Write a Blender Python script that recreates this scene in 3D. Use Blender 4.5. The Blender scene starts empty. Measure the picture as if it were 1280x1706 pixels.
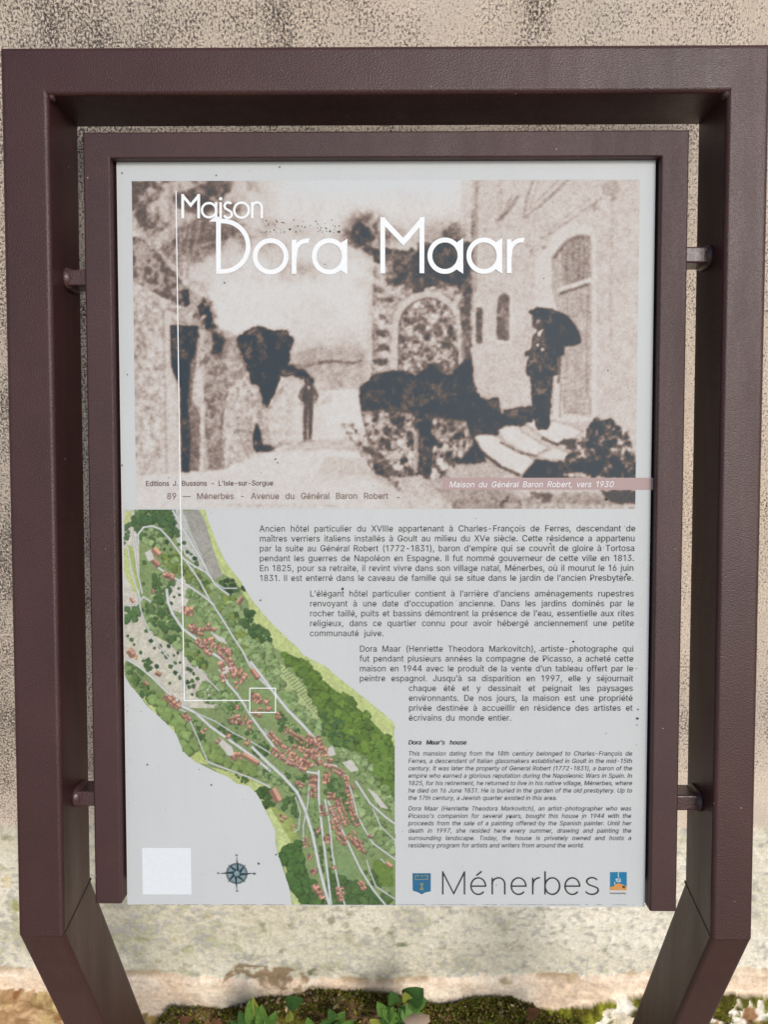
import bpy, math, random
import numpy as np
from mathutils import Matrix, Vector
from mathutils.geometry import tessellate_polygon

R = math.radians
random.seed(7)
scene = bpy.context.scene
COL = scene.collection

# ------------------------------------------------------------------ camera, sky, sun, exposure
ALPHA = R(20.0)                       # how far the sign leans back
F, DIST = 1375.0, 0.89                # focal length in photo pixels, metres from lens to sign frame
CAM_Z = 1.50
O = Vector((0.0, 0.0, CAM_Z - DIST * math.sin(ALPHA)))       # foot of the lens axis on the sign's front plane
w_c = np.array([(653 - 640) / F, -(789 - 853) / F, -1.0]); w_c = -w_c / np.linalg.norm(w_c)
u_c = np.array([1.0, 0, 0]); u_c -= w_c * u_c.dot(w_c); u_c /= np.linalg.norm(u_c)
v_c = np.cross(w_c, u_c)
MC = np.stack([u_c, v_c, w_c], 1)     # sign axes (right, up, out) in lens axes
TILT = Matrix.Rotation(math.pi / 2 - ALPHA, 4, 'X')          # sign axes -> world
T3 = np.array(TILT.to_3x3())
CAM_ROT = T3 @ MC.T                   # lens axes -> world
CAM_POS = np.array(O) + T3 @ np.array([0, 0, DIST])

cam_d = bpy.data.cameras.new('camera')
cam_d.sensor_fit = 'VERTICAL'; cam_d.sensor_height = 24.0; cam_d.sensor_width = 24.0 * 769 / 1024
cam_d.lens = F / 1706 * 24.0
cam_d.clip_start = 0.02; cam_d.clip_end = 300
cam_d.dof.use_dof = True; cam_d.dof.focus_distance = 0.92; cam_d.dof.aperture_fstop = 19.3 / 2.6
cam = bpy.data.objects.new('camera', cam_d); COL.objects.link(cam)
m = Matrix([list(CAM_ROT[i]) + [CAM_POS[i]] for i in range(3)] + [[0, 0, 0, 1]])
cam.matrix_world = m
scene.camera = cam

world = bpy.data.worlds.new("World"); scene.world = world; world.use_nodes = True
wn = world.node_tree.nodes; wl = world.node_tree.links
bg = wn['Background']; sky = wn.new('ShaderNodeTexSky'); sky.sky_type = 'NISHITA'
sky.sun_disc = False; sky.sun_elevation = R(34); sky.sun_rotation = R(155)
sky.air_density = 1.0; sky.dust_density = 1.2; sky.ozone_density = 1.0
wl.new(sky.outputs[0], bg.inputs[0]); bg.inputs[1].default_value = 0.10

sun_d = bpy.data.lights.new('sun', 'SUN'); sun_d.energy = 1.5; sun_d.angle = R(20); sun_d.color = (1.0, 0.95, 0.88)
sun = bpy.data.objects.new('sun', sun_d); COL.objects.link(sun)
sun.rotation_euler = (R(56), 0, R(22))

scene.view_settings.view_transform = 'Standard'; scene.view_settings.look = 'None'
scene.view_settings.exposure = 0.40; scene.view_settings.gamma = 1.0
scene.view_settings.use_curve_mapping = False

# ------------------------------------------------------------------ helpers
def Pp(px, py, w0=0.0):
    """photo pixel -> (u, v) on the sign plane at depth w0"""
    r = MC.T @ np.array([(px - 640) / F, -(py - 853) / F, -1.0])
    t = (w0 - DIST) / r[2]
    return (t * r[0], t * r[1])

def Wp(px, py, Y):
    """photo pixel -> (x, z) on an upright plane at world depth Y"""
    r = CAM_ROT @ np.array([(px - 640) / F, -(py - 853) / F, -1.0])
    t = (Y - CAM_POS[1]) / r[1]
    return (CAM_POS[0] + t * r[0], CAM_POS[2] + t * r[2])

def mesh_obj(name, verts, faces, mat, parent=None, smooth=False):
    me = bpy.data.meshes.new(name)
    me.from_pydata([tuple(map(float, v)) for v in verts], [], [tuple(map(int, f)) for f in faces])
    if smooth: me.polygons.foreach_set('use_smooth', [True] * len(me.polygons))
    me.materials.append(mat); me.update()
    o = bpy.data.objects.new(name, me); COL.objects.link(o)
    if parent: o.parent = parent
    return o

def tag(o, label=None, cat=None, group=None, kind=None):
    if label: o['label'] = label
    if cat: o['category'] = cat
    if group: o['group'] = group
    if kind: o['kind'] = kind
    return o

def empty(name, loc):
    o = bpy.data.objects.new(name, None); o.empty_display_size = 0.1; o.location = loc; COL.objects.link(o); return o

def srgb(r, g, b):
    c = np.array([r, g, b], float) / 255.0
    return np.where(c <= 0.04045, c / 12.92, ((c + 0.055) / 1.055) ** 2.4)

def s2l(a):
    return np.where(a <= 0.04045, a / 12.92, ((a + 0.055) / 1.055) ** 2.4)

def nrand(seed): return np.random.default_rng(abs(int(seed)))

def vnoise(H, W, cell, seed):
    g = nrand(seed).random((int(H / cell) + 3, int(W / cell) + 3))
    y = np.arange(H) / cell; x = np.arange(W) / cell
    yi = y.astype(int); xi = x.astype(int)
    fy = (y - yi)[:, None]; fx = (x - xi)[None, :]
    fy = fy * fy * (3 - 2 * fy); fx = fx * fx * (3 - 2 * fx)
    a = g[yi][:, xi]; b = g[yi][:, xi + 1]; c = g[yi + 1][:, xi]; d = g[yi + 1][:, xi + 1]
    return (a * (1 - fx) + b * fx) * (1 - fy) + (c * (1 - fx) + d * fx) * fy

def fbm(H, W, cell, seed, octv=4):
    s = 0; t = 0; amp = 1.0
    for i in range(octv):
        s = s + amp * vnoise(H, W, max(cell, 1.01), seed + i * 17); t += amp; amp *= 0.6; cell /= 2
    return s / t

def blur(a, n=1):
    for _ in range(n):
        p = np.pad(a, [(1, 1), (1, 1)] + [(0, 0)] * (a.ndim - 2), mode='edge')
        a = (p[1:-1, :-2] + 2 * p[1:-1, 1:-1] + p[1:-1, 2:]) / 4
        p = np.pad(a, [(1, 1), (1, 1)] + [(0, 0)] * (a.ndim - 2), mode='edge')
        a = (p[:-2, 1:-1] + 2 * p[1:-1, 1:-1] + p[2:, 1:-1]) / 4
    return a

class Canvas:
    """a printed picture painted cell by cell, later a fine coloured mesh; shapes are given in sign pixels"""
    def __init__(s, u0, u1, v0, v1, res, w0, ch=3, mapper=None):
        s.u0, s.u1, s.v0, s.v1, s.res, s.w0 = u0, u1, v0, v1, res, w0
        s.W = int(round((u1 - u0) / res)) + 1; s.H = int(round((v1 - v0) / res)) + 1
        s.a = np.zeros((s.H, s.W, ch)); s.mapper = mapper or (lambda x, y: Pp(x, y, w0))
    def to(s, pts):
        out = []
        for x, y in pts:
            u, v = s.mapper(x, y)
            out.append(((u - s.u0) / s.res, (s.v1 - v) / s.res))
        return np.array(out)
    def mask_cells(s, q):
        """soft coverage of polygon q (canvas cells): returns slices and coverage"""
        x0 = max(int(q[:, 0].min()) - 1, 0); x1 = min(int(q[:, 0].max()) + 2, s.W)
        y0 = max(int(q[:, 1].min()) - 1, 0); y1 = min(int(q[:, 1].max()) + 2, s.H)
        if x1 <= x0 or y1 <= y0: return None
        cov = np.zeros((y1 - y0, x1 - x0))
        for oy in (-.25, .25):
            for ox in (-.25, .25):
                X = np.arange(x0, x1)[None, :] + ox; Y = np.arange(y0, y1)[:, None] + oy
                ins = np.zeros(cov.shape, bool)
                n = len(q)
                for i in range(n):
                    ax, ay = q[i]; bx, by = q[(i + 1) % n]
                    if ay == by: continue
                    c = (ay > Y) != (by > Y)
                    ins ^= c & (X < (bx - ax) * (Y - ay) / (by - ay) + ax)
                cov += ins * .25
        return (slice(y0, y1), slice(x0, x1)), cov
    def poly(s, pts, col, alpha=1.0, cells=False, tex=None):
        q = np.array(pts, float) if cells else s.to(pts)
        r = s.mask_cells(q)
        if r is None: return
        sl, cov = r
        cov = (cov * alpha)[..., None]
        if tex is not None: cov = cov * tex[sl][..., None]
        s.a[sl] = s.a[sl] * (1 - cov) + np.array(col, float) * cov
    def line(s, pts, width, col, alpha=1.0):
        q = s.to(pts); k = width / 2
        for i in range(len(q) - 1):
            d = q[i + 1] - q[i]; L = np.hypot(*d)
            if L < 1e-6: continue
            n = np.array([-d[1], d[0]]) / L * k; e = d / L * k * .6
            s.poly([q[i] - n - e, q[i + 1] - n + e, q[i + 1] + n + e, q[i] + n - e], col, alpha, cells=True)
    def blob(s, c, r, col, alpha=1.0, rough=.25, seed=0, sy=1.0, n=12):
        g = nrand(seed); a = np.linspace(0, 2 * np.pi, n, endpoint=False)
        rr = r * (1 + rough * (g.random(n) - .5) * 2)
        s.poly(np.stack([c[0] + rr * np.cos(a), c[1] + sy * rr * np.sin(a)], 1), col, alpha, cells=True)
    def mesh(s, name, mat, parent, keep=None, gain=1.0, bump=None):
        """coloured grid in the sign plane"""
        H, W = s.H, s.W
        U = np.linspace(s.u0, s.u1, W); V = np.linspace(s.v1, s.v0, H)
        UU, VV = np.meshgrid(U, V)
        co = np.stack([UU, VV, np.full_like(UU, s.w0)], -1).reshape(-1, 3)
        idx = np.arange(H * W).reshape(H, W)
        q = np.stack([idx[1:, :-1], idx[1:, 1:], idx[:-1, 1:], idx[:-1, :-1]], -1).reshape(-1, 4)
        col = s.a.reshape(-1, 3)
        if keep is not None:
            k = keep.reshape(-1); q = q[k[q].all(1)]
            used = np.zeros(H * W, bool); used[q.ravel()] = True
            new = np.cumsum(used) - 1
            co = co[used]; col = col[used]; q = new[q]
        return grid_mesh(name, co, q, s2l(np.clip(col, 0, 1)) * gain, mat, parent)

def grid_mesh(name, co, q, col, mat, parent, smooth=False):
    me = bpy.data.meshes.new(name)
    me.vertices.add(len(co)); me.vertices.foreach_set('co', co.astype(np.float32).ravel())
    me.loops.add(q.size); me.loops.foreach_set('vertex_index', q.astype(np.int32).ravel())
    me.polygons.add(len(q))
    me.polygons.foreach_set('loop_start', np.arange(0, q.size, 4, dtype=np.int32))
    me.polygons.foreach_set('loop_total', np.full(len(q), 4, dtype=np.int32))
    if smooth: me.polygons.foreach_set('use_smooth', np.ones(len(q), bool))
    me.update(calc_edges=True); me.validate()
    at = me.color_attributes.new('tint', 'FLOAT_COLOR', 'POINT')
    c4 = np.ones((len(co), 4), np.float32); c4[:, :3] = np.clip(col, 0, 1)
    at.data.foreach_set('color', c4.ravel())
    me.materials.append(mat)
    o = bpy.data.objects.new(name, me); COL.objects.link(o)
    if parent: o.parent = parent
    return o

# ------------------------------------------------------------------ materials
def new_mat(name):
    mt = bpy.data.materials.new(name); mt.use_nodes = True
    nt = mt.node_tree; b = nt.nodes['Principled BSDF']
    return mt, nt, b

def N(nt, t, **kw):
    n = nt.nodes.new(t)
    for k, v in kw.items(): setattr(n, k, v)
    return n

def noise(nt, scale, detail=4, rough=.6, vec=None, sc=None):
    n = N(nt, 'ShaderNodeTexNoise'); n.inputs['Scale'].default_value = scale
    n.inputs['Detail'].default_value = detail; n.inputs['Roughness'].default_value = rough
    if vec is None:
        tc = N(nt, 'ShaderNodeTexCoord'); vec = tc.outputs['Object']
    if sc:
        mp = N(nt, 'ShaderNodeMapping'); mp.inputs['Scale'].default_value = sc
        nt.links.new(vec, mp.inputs[0]); vec = mp.outputs[0]
    nt.links.new(vec, n.inputs['Vector'])
    return n

def ramp(nt, fac, stops):
    r = N(nt, 'ShaderNodeValToRGB'); e = r.color_ramp.elements
    while len(e) < len(stops): e.new(.5)
    for i, (p, c) in enumerate(stops):
        e[i].position = p; e[i].color = (c[0], c[1], c[2], 1) if hasattr(c, '__len__') else (c, c, c, 1)
    nt.links.new(fac, r.inputs[0]); return r

def mix(nt, fac, a, b, mode='MIX'):
    mx = N(nt, 'ShaderNodeMix', data_type='RGBA', blend_type=mode)
    for sock, val in ((mx.inputs[0], fac), (mx.inputs[6], a), (mx.inputs[7], b)):
        if hasattr(val, 'is_linked') or hasattr(val, 'links'): nt.links.new(val, sock)
        elif hasattr(val, '__len__'): sock.default_value = (val[0], val[1], val[2], 1)
        else: sock.default_value = val
    return mx.outputs[2]

def bump(nt, b, h, strength, dist):
    bp = N(nt, 'ShaderNodeBump'); bp.inputs['Strength'].default_value = strength; bp.inputs['Distance'].default_value = dist
    nt.links.new(h, bp.inputs['Height']); nt.links.new(bp.outputs[0], b.inputs['Normal'])

def plain(name, col, rough=.5, spec=.4):
    mt, nt, b = new_mat(name); b.inputs['Base Color'].default_value = (*col, 1)
    b.inputs['Roughness'].default_value = rough; b.inputs['Specular IOR Level'].default_value = spec
    n = noise(nt, 300, 3); r = ramp(nt, n.outputs[0], [(.3, [c * .97 for c in col]), (.7, [min(1, c * 1.03) for c in col])])
    nt.links.new(r.outputs[0], b.inputs['Base Color'])
    return mt

# brown powder-coated steel: fine orange peel, a few pale specks of dust
def steel(name, base, rough, grain):
    mt, nt, b = new_mat(name)
    n1 = noise(nt, 9, 4, .6); n2 = noise(nt, 900, 2, .6); n3 = noise(nt, 210, 1, .5)
    r1 = ramp(nt, n1.outputs[0], [(.3, [c * .82 for c in base]), (.7, [c * 1.16 for c in base])])
    r2 = ramp(nt, n2.outputs[0], [(.3, .60), (.7, 1.42)])
    c = mix(nt, 1.0, r1.outputs[0], r2.outputs[0], 'MULTIPLY')
    r3 = ramp(nt, n3.outputs[0], [(.80, 0), (.84, 1)])
    c = mix(nt, r3.outputs[0], c, (.42, .37, .35))
    nt.links.new(c, b.inputs['Base Color'])
    n5 = noise(nt, 22, 5, .7, sc=(1, .12, 1))
    rr = ramp(nt, n5.outputs[0], [(.3, rough - .07), (.7, rough + .10)])
    nt.links.new(rr.outputs[0], b.inputs['Roughness'])
    b.inputs['Specular IOR Level'].default_value = .44
    n4 = noise(nt, grain, 2, .5); bump(nt, b, n4.outputs[0], .48, .0010)
    return mt
M_STEEL = steel('brown powder coat', (.052, .0195, .0195), .38, 1000)
M_LEG = steel('brown powder coat of the posts', (.050, .0185, .0170), .39, 620)
M_HOLD = steel('brown powder coat of the holder', (.050, .0195, .0190), .42, 1000)
M_WELD = steel('painted weld', (.07, .036, .036), .3, 300)
M_DARK = plain('dark brown for gaps', (.02, .012, .011), .6, .3)

# white laminate sheet of the panel, faintly mottled
def sheet_mat():
    mt, nt, b = new_mat('white printed laminate')
    n1 = noise(nt, 7, 3); n2 = noise(nt, 850, 2)
    r1 = ramp(nt, n1.outputs[0], [(.3, (.508, .530, .538)), (.7, (.536, .555, .558))])
    r2 = ramp(nt, n2.outputs[0], [(.3, .955), (.7, 1.035)])
    n3 = noise(nt, 45, 4, .6, sc=(1, .07, 1)); r3 = ramp(nt, n3.outputs[0], [(.35, .985), (.6, 1.004)])
    c = mix(nt, 1.0, mix(nt, 1.0, r1.outputs[0], r2.outputs[0], 'MULTIPLY'), r3.outputs[0], 'MULTIPLY'); nt.links.new(c, b.inputs['Base Color'])
    b.inputs['Roughness'].default_value = .55; b.inputs['Specular IOR Level'].default_value = .3
    return mt
M_SHEET = sheet_mat()

def tint_mat(name, rough=.55, spec=.3, grain=None, gs=600):
    mt, nt, b = new_mat(name)
    at = N(nt, 'ShaderNodeAttribute'); at.attribute_name = 'tint'
    c = at.outputs['Color']
    if grain:
        n = noise(nt, gs, 6, .72); r = ramp(nt, n.outputs[0], [(.3, 1 - grain), (.7, 1 + grain)])
        c = mix(nt, 1.0, c, r.outputs[0], 'MULTIPLY')
    nt.links.new(c, b.inputs['Base Color'])
    b.inputs['Roughness'].default_value = rough; b.inputs['Specular IOR Level'].default_value = spec
    return mt, nt, b
M_PRINT = tint_mat('printed ink', grain=.07, gs=900)[0]
M_WHITE = plain('white ink', (.80, .82, .83), .55, .3)
M_INK = plain('dark grey ink', (.044, .042, .044), .6, .3)
M_INKB = plain('black ink', (.028, .027, .029), .6, .3)
M_SEPIA = plain('faded sepia ink', (.13, .09, .078), .6, .3)
M_SEPIA2 = plain('pale sepia ink', (.22, .165, .145), .6, .3)
M_DIRT = plain('specks of grime', (.06, .055, .05), .8, .2)

# ------------------------------------------------------------------ ground and wall
YW = 0.30
def ground_mat():
    mt, nt, b = new_mat('gravelly soil')
    n1 = noise(nt, 3, 5); n2 = noise(nt, 160, 4, .7)
    r = ramp(nt, n1.outputs[0], [(.3, (.46, .37, .28)), (.7, (.60, .50, .39))])
    r2 = ramp(nt, n2.outputs[0], [(.3, .6), (.7, 1.3)])
    nt.links.new(mix(nt, 1., r.outputs[0], r2.outputs[0], 'MULTIPLY'), b.inputs['Base Color'])
    b.inputs['Roughness'].default_value = .95; bump(nt, b, n2.outputs[0], .6, .01)
    return mt
g = mesh_obj('ground', [(-40, -60, -.1), (40, -60, -.1), (40, .5, -.1), (-40, .5, -.1)], [(0, 1, 2, 3)], ground_mat())
tag(g, kind='structure')

wall = empty('rendered_wall', (0, YW, -.1))
tag(wall, 'old beige rendered wall with dark speckles and a lichened stone plinth behind the sign', 'wall')

def plaster_mat():
    mt, nt, b = new_mat('weathered lime render')
    big = noise(nt, 4.5, 4, .6, sc=(1, 1, .8)); mid = noise(nt, 26, 4, .65, sc=(1, 1, .55)); fine = noise(nt, 350, 5, .8, sc=(1, 1, .8))
    hue = noise(nt, 2.2, 3)
    base = ramp(nt, hue.outputs[0], [(.3, (.80, .70, .60)), (.55, (.88, .74, .60)), (.75, (.88, .74, .57))])
    patch = ramp(nt, mid.outputs[0], [(.35, .84), (.65, 1.06)])
    c = mix(nt, 1., base.outputs[0], patch.outputs[0], 'MULTIPLY')
    sep = N(nt, 'ShaderNodeTexCoord'); sx = N(nt, 'ShaderNodeSeparateXYZ'); nt.links.new(sep.outputs['Object'], sx.inputs[0])
    # grime grows thicker toward the wall's left end
    lf = N(nt, 'ShaderNodeMapRange'); lf.inputs[1].default_value = -.55; lf.inputs[2].default_value = .45
    lf.inputs[3].default_value = .03; lf.inputs[4].default_value = -.035; nt.links.new(sx.outputs['X'], lf.inputs[0])
    def math2(op, a, bb):
        mm = N(nt, 'ShaderNodeMath', operation=op)
        for i, v in enumerate((a, bb)):
            if hasattr(v, 'links'): nt.links.new(v, mm.inputs[i])
            else: mm.inputs[i].default_value = v
        return mm.outputs[0]
    t = math2('ADD', fine.outputs[0], math2('MULTIPLY', math2('SUBTRACT', mid.outputs[0], .5), .24))
    t = math2('ADD', t, math2('MULTIPLY', math2('SUBTRACT', big.outputs[0], .5), .26))
    t = math2('ADD', t, lf.outputs[0])
    zf = N(nt, 'ShaderNodeMapRange'); zf.inputs[1].default_value = .50; zf.inputs[2].default_value = .72
    zf.inputs[3].default_value = -.06; zf.inputs[4].default_value = 0; nt.links.new(sx.outputs['Z'], zf.inputs[0])
    t = math2('ADD', t, zf.outputs[0])
    spk = ramp(nt, t, [(.475, 0), (.53, .42), (.585, .95)])
    c = mix(nt, spk.outputs[0], c, (.055, .042, .038))
    f2 = noise(nt, 700, 2, .6); r2 = ramp(nt, f2.outputs[0], [(.3, .8), (.7, 1.18)])
    c = mix(nt, 1., c, r2.outputs[0], 'MULTIPLY')
    nt.links.new(c, b.inputs['Base Color']); b.inputs['Roughness'].default_value = .95
    b.inputs['Specular IOR Level'].default_value = .15
    bump(nt, b, fine.outputs[0], .7, .004)
    return mt
ZP = 0.42
def box(name, x0, x1, y0, y1, z0, z1, mat, parent=None):
    v = [(x, y, z) for z in (z0, z1) for y in (y0, y1) for x in (x0, x1)]
    f = [(0, 2, 3, 1), (4, 5, 7, 6), (0, 1, 5, 4), (2, 6, 7, 3), (0, 4, 6, 2), (1, 3, 7, 5)]
    o = mesh_obj(name, v, f, mat, parent)
    return o
pl = box('render_coat', -2.4, 2.4, 0, .4, ZP + .1 - .01, 2.7, plaster_mat(), wall)

# lower wall: plinth, footing course and rubble, painted with its own lichen, moss and stains
LR = 0.003
lw = Canvas(-2.4, 2.4, -.16, ZP, LR, 0, 3, mapper=lambda x, y: Wp(x, y, YW - .02))
H, W = lw.H, lw.W
XX = np.linspace(-2.4, 2.4, W)[None, :] * np.ones((H, 1)); ZZ = np.linspace(ZP, -.16, H)[:, None] * np.ones((1, W))
def edge_z(pts, Y):
    q = np.array([Wp(x, y, Y) for x, y in pts]); return q
def zline(pts, Y=YW - .02):
    q = edge_z(pts, Y); return np.interp(XX[0], q[:, 0], q[:, 1])
wob = lambda cell, amp, seed: (fbm(2, W, cell, seed)[0] - .5) * 2 * amp
z_foot = zline([(-300, 1590), (0, 1612), (220, 1620), (330, 1626), (430, 1632), (560, 1630), (640, 1634), (760, 1628), (900, 1628), (1080, 1622), (1250, 1612), (1500, 1605)]) + wob(24, .004, 3)
z_rub = zline([(-300, 1640), (0, 1640), (80, 1642), (200, 1674), (286, 1684), (360, 1688), (420, 1676), (520, 1662), (640, 1664), (730, 1682), (800, 1668), (860, 1668), (930, 1674), (1000, 1660), (1080, 1646), (1200, 1642), (1280, 1646), (1500, 1650)]) + wob(10, .004, 5)
lab = np.where(ZZ > z_foot[None, :], 0, np.where(ZZ > z_rub[None, :], 1, 2))
f1 = fbm(H, W, 60, 11, 5); f2 = fbm(H, W, 9, 12, 4); f3 = fbm(H, W, 3.0, 13, 2); f4 = fbm(H, W, 22, 14, 4)
def lerp(a, b, t): return np.array(a, float) / 255 * (1 - t[..., None]) + np.array(b, float) / 255 * t[..., None]
sstep = lambda x, a, b: (lambda t: t * t * (3 - 2 * t))(np.clip((x - a) / (b - a), 0, 1))
tx = sstep(XX, -.4, .5)
base = lerp((190, 184, 164), (212, 207, 192), np.clip(sstep(f1, .35, .65) * .7 + tx * .4, 0, 1))
green = sstep(f2 * .6 + f4 * .5 - tx * .08, .55, .68)
base = base * (1 - .55 * green[..., None]) + np.array((158, 158, 128)) / 255 * .55 * green[..., None]
dark = sstep(f3 * .5 + f2 * .5 - tx * .05, .57, .72)
base = base * (1 - .45 * dark[..., None]) + np.array((116, 110, 92)) / 255 * .45 * dark[..., None]
pale = sstep(f3 * .6 + f4 * .4, .53, .64)
base = base * (1 - .8 * pale[..., None]) + np.array((226, 222, 212)) / 255 * .6 * pale[..., None]
foot = lerp((212, 190, 166), (226, 209, 188), sstep(f4, .35, .65)) * (1 - .10 * sstep(f2, .5, .75))[..., None] * (.94 + .12 * f3)[..., None]
rub = lerp((196, 182, 158), (222, 214, 200), sstep(f4, .4, .6)) * (.85 + .3 * f3)[..., None]
brown = sstep(-XX, .42, .50)
rub = rub * (1 - brown[..., None]) + lerp((150, 118, 84), (196, 166, 128), sstep(f2, .35, .65)) * brown[..., None]
lw.a = np.where((lab == 0)[..., None], base, np.where((lab == 1)[..., None], foot, rub))
# seam of grime under the plinth, broken here and there
seam = np.exp(-((ZZ - z_foot[None, :] + .002) / .0035) ** 2) * sstep(fbm(2, W, 30, 21)[0], .42, .6)[None, :]
lw.a = lw.a * (1 - .55 * seam[..., None]) + np.array((120, 98, 66)) / 255 * .55 * seam[..., None]
ragged = 1 - .0 * f2
tx1 = sstep(f3 * .5 + f2 * .5, .38, .56)
lw.poly([(398, 1606), (440, 1610), (480, 1612), (505, 1622), (520, 1635), (560, 1640), (640, 1648), (600, 1654), (520, 1652), (470, 1648), (430, 1634), (400, 1622), (372, 1632), (376, 1622)], np.array((134, 112, 86)) / 255, .85, tex=tx1)
for (x, y, rx, ry, c) in [(672, 1576, 13, 4, (92, 98, 70)), (735, 1580, 9, 3, (130, 128, 104)), (552, 1535, 7, 9, (112, 108, 84)), (575, 1542, 6, 6, (120, 118, 92)), (628, 1553, 6, 7, (112, 116, 84)), (650, 1555, 5, 4, (116, 116, 88)), (1008, 1583, 4, 4, (120, 122, 96)), (312, 1585, 10, 7, (140, 142, 100)), (345, 1530, 9, 4, (170, 150, 106)), (232, 1570, 14, 8, (150, 152, 108)), (843, 1633, 12, 4, (120, 112, 78)), (827, 1657, 8, 6, (120, 112, 66)), (520, 1622, 10, 6, (72, 76, 46)), (950, 1630, 30, 3, (150, 132, 104)), (470, 1586, 7, 5, (96, 96, 74)), (290, 1570, 6, 4, (150, 140, 100)), (440, 1552, 5, 4, (140, 140, 110)), (12, 1400, 10, 6, (120, 118, 90)), (10, 1470, 8, 10, (196, 168, 110)), (25, 1510, 6, 12, (150, 150, 96)), (1268, 1322, 10, 8, (120, 112, 104)), (1275, 1330, 6, 5, (80, 76, 70))]:
    a = np.linspace(0, 2 * np.pi, 16, endpoint=False); g_ = nrand(int(x + y)); rr = .7 + .6 * g_.random(16)
    lw.poly(list(zip(x + rx * rr * np.cos(a), y + ry * rr * np.sin(a))), np.array(c) / 255, .62, tex=.35 + .65 * tx1)
# moss growing in patches over the rubble, thicker along its top edge
mossn = fbm(H, W, 12, 31, 4)
topd = np.clip((z_rub[None, :] - ZZ) / .05, 0, 1)
moss = sstep(mossn + .14 * (1 - topd) - .035, .52, .58) * (lab == 2) * (1 - .8 * brown)
mc = lerp((70, 66, 24), (122, 124, 40), sstep(f2, .35, .65)); mc = mc * (.65 + .7 * f3)[..., None]
lw.a = lw.a * (1 - moss[..., None]) + mc * moss[..., None]
stn = sstep(fbm(H, W, 15, 37, 3), .60, .66) * (lab == 2) * (1 - moss)
lw.a = lw.a * (1 - .8 * stn[..., None]) + np.array((126, 84, 48)) / 255 * .8 * stn[..., None]
# relief
off = .018 + .010 * sstep(z_foot[None, :] - ZZ, -.004, .01) + .018 * sstep(z_rub[None, :] - ZZ, -.004, .012)
relief = off + (f1 - .5) * .012 + (f2 - .5) * .006 + (f3 - .5) * .003 + (lab == 2) * ((f4 - .5) * .03) + moss * .006 - seam * .006
relief = relief * sstep(ZP - ZZ, .0, .006)
CO = np.stack([XX, -relief, ZZ + .1], -1).reshape(-1, 3)
IDX = np.arange(H * W).reshape(H, W)
QU = np.stack([IDX[1:, :-1], IDX[1:, 1:], IDX[:-1, 1:], IDX[:-1, :-1]], -1)
mt_stone, nt, b = tint_mat('lichened limestone', .95, .15, .22, 170)
nb = noise(nt, 260, 3, .7); bump(nt, b, nb.outputs[0], .5, .003)
LC = s2l(np.clip(lw.a, 0, 1)).reshape(-1, 3) * 1.30
for k, nm in enumerate(('plinth', 'footing_course', 'rubble_footing')):
    q = QU[lab[1:, :-1] == k].reshape(-1, 4)
    used = np.zeros(H * W, bool); used[q.ravel()] = True; new = np.cumsum(used) - 1
    grid_mesh(nm, CO[used], new[q], LC[used], mt_stone, wall, smooth=True)

# bank of earth at the foot of the wall
def wall_front(x, z):
    j = np.clip(np.round((x + 2.4) / LR).astype(int), 0, W - 1); i = np.clip(np.round((ZP - z) / LR).astype(int), 0, H - 1)
    return YW - relief[i, j]
bq = edge_z([(-400, 1760), (0, 1760), (100, 1740), (200, 1715), (262, 1706), (284, 1686), (330, 1688), (362, 1692), (400, 1684), (425, 1672), (500, 1666), (520, 1658), (600, 1662), (660, 1668), (700, 1676), (740, 1684), (790, 1674), (850, 1672), (900, 1690), (960, 1704), (1020, 1712), (1080, 1720), (1300, 1750), (1700, 1760)], .25)
bw = 800; bx = np.linspace(-2.4, 2.4, bw); bh = 60
topz = np.interp(bx, bq[:, 0], bq[:, 1]) + (fbm(2, bw, 5, 41)[0] - .5) * .008
tt = np.linspace(0, 1, bh)
BX = np.ones((bh, 1)) * bx; BZ = np.zeros((bh, bw)); BY = np.zeros((bh, bw))
nz = fbm(bh, bw, 7, 43, 4)
for i, t in enumerate(tt):
    BZ[i] = -.1 + (topz + .1) * (1 - t ** 1.7) - .001
    BY[i] = YW - .035 - .16 * t
BZ += (nz - .5) * .016 * (1 - .5 * tt[:, None]); BY -= (nz - .5) * .02
BZ -= .008; BZ[-1] = -.115
idx = np.arange(bh * bw).reshape(bh, bw)
q = np.stack([idx[1:, :-1], idx[1:, 1:], idx[:-1, 1:], idx[:-1, :-1]], -1).reshape(-1, 4)
nn = fbm(bh, bw, 4, 45, 3)
bc = lerp((56, 44, 30), (150, 118, 86), sstep(nn, .35, .7))
gr_ = sstep(fbm(bh, bw, 9, 46, 4) + .06 * (BX > .0), .46, .58)
bc = bc * (1 - .85 * gr_[..., None]) + lerp((62, 62, 22), (118, 118, 44), sstep(fbm(bh, bw, 3, 48, 2), .35, .65)) * .85 * gr_[..., None]
bank = grid_mesh('earth_bank', np.stack([BX, BY, BZ], -1).reshape(-1, 3), q, s2l(bc).reshape(-1, 3), tint_mat('damp earth', .95, .15, .3, 500)[0], None, True)
tag(bank, kind='structure')

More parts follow.
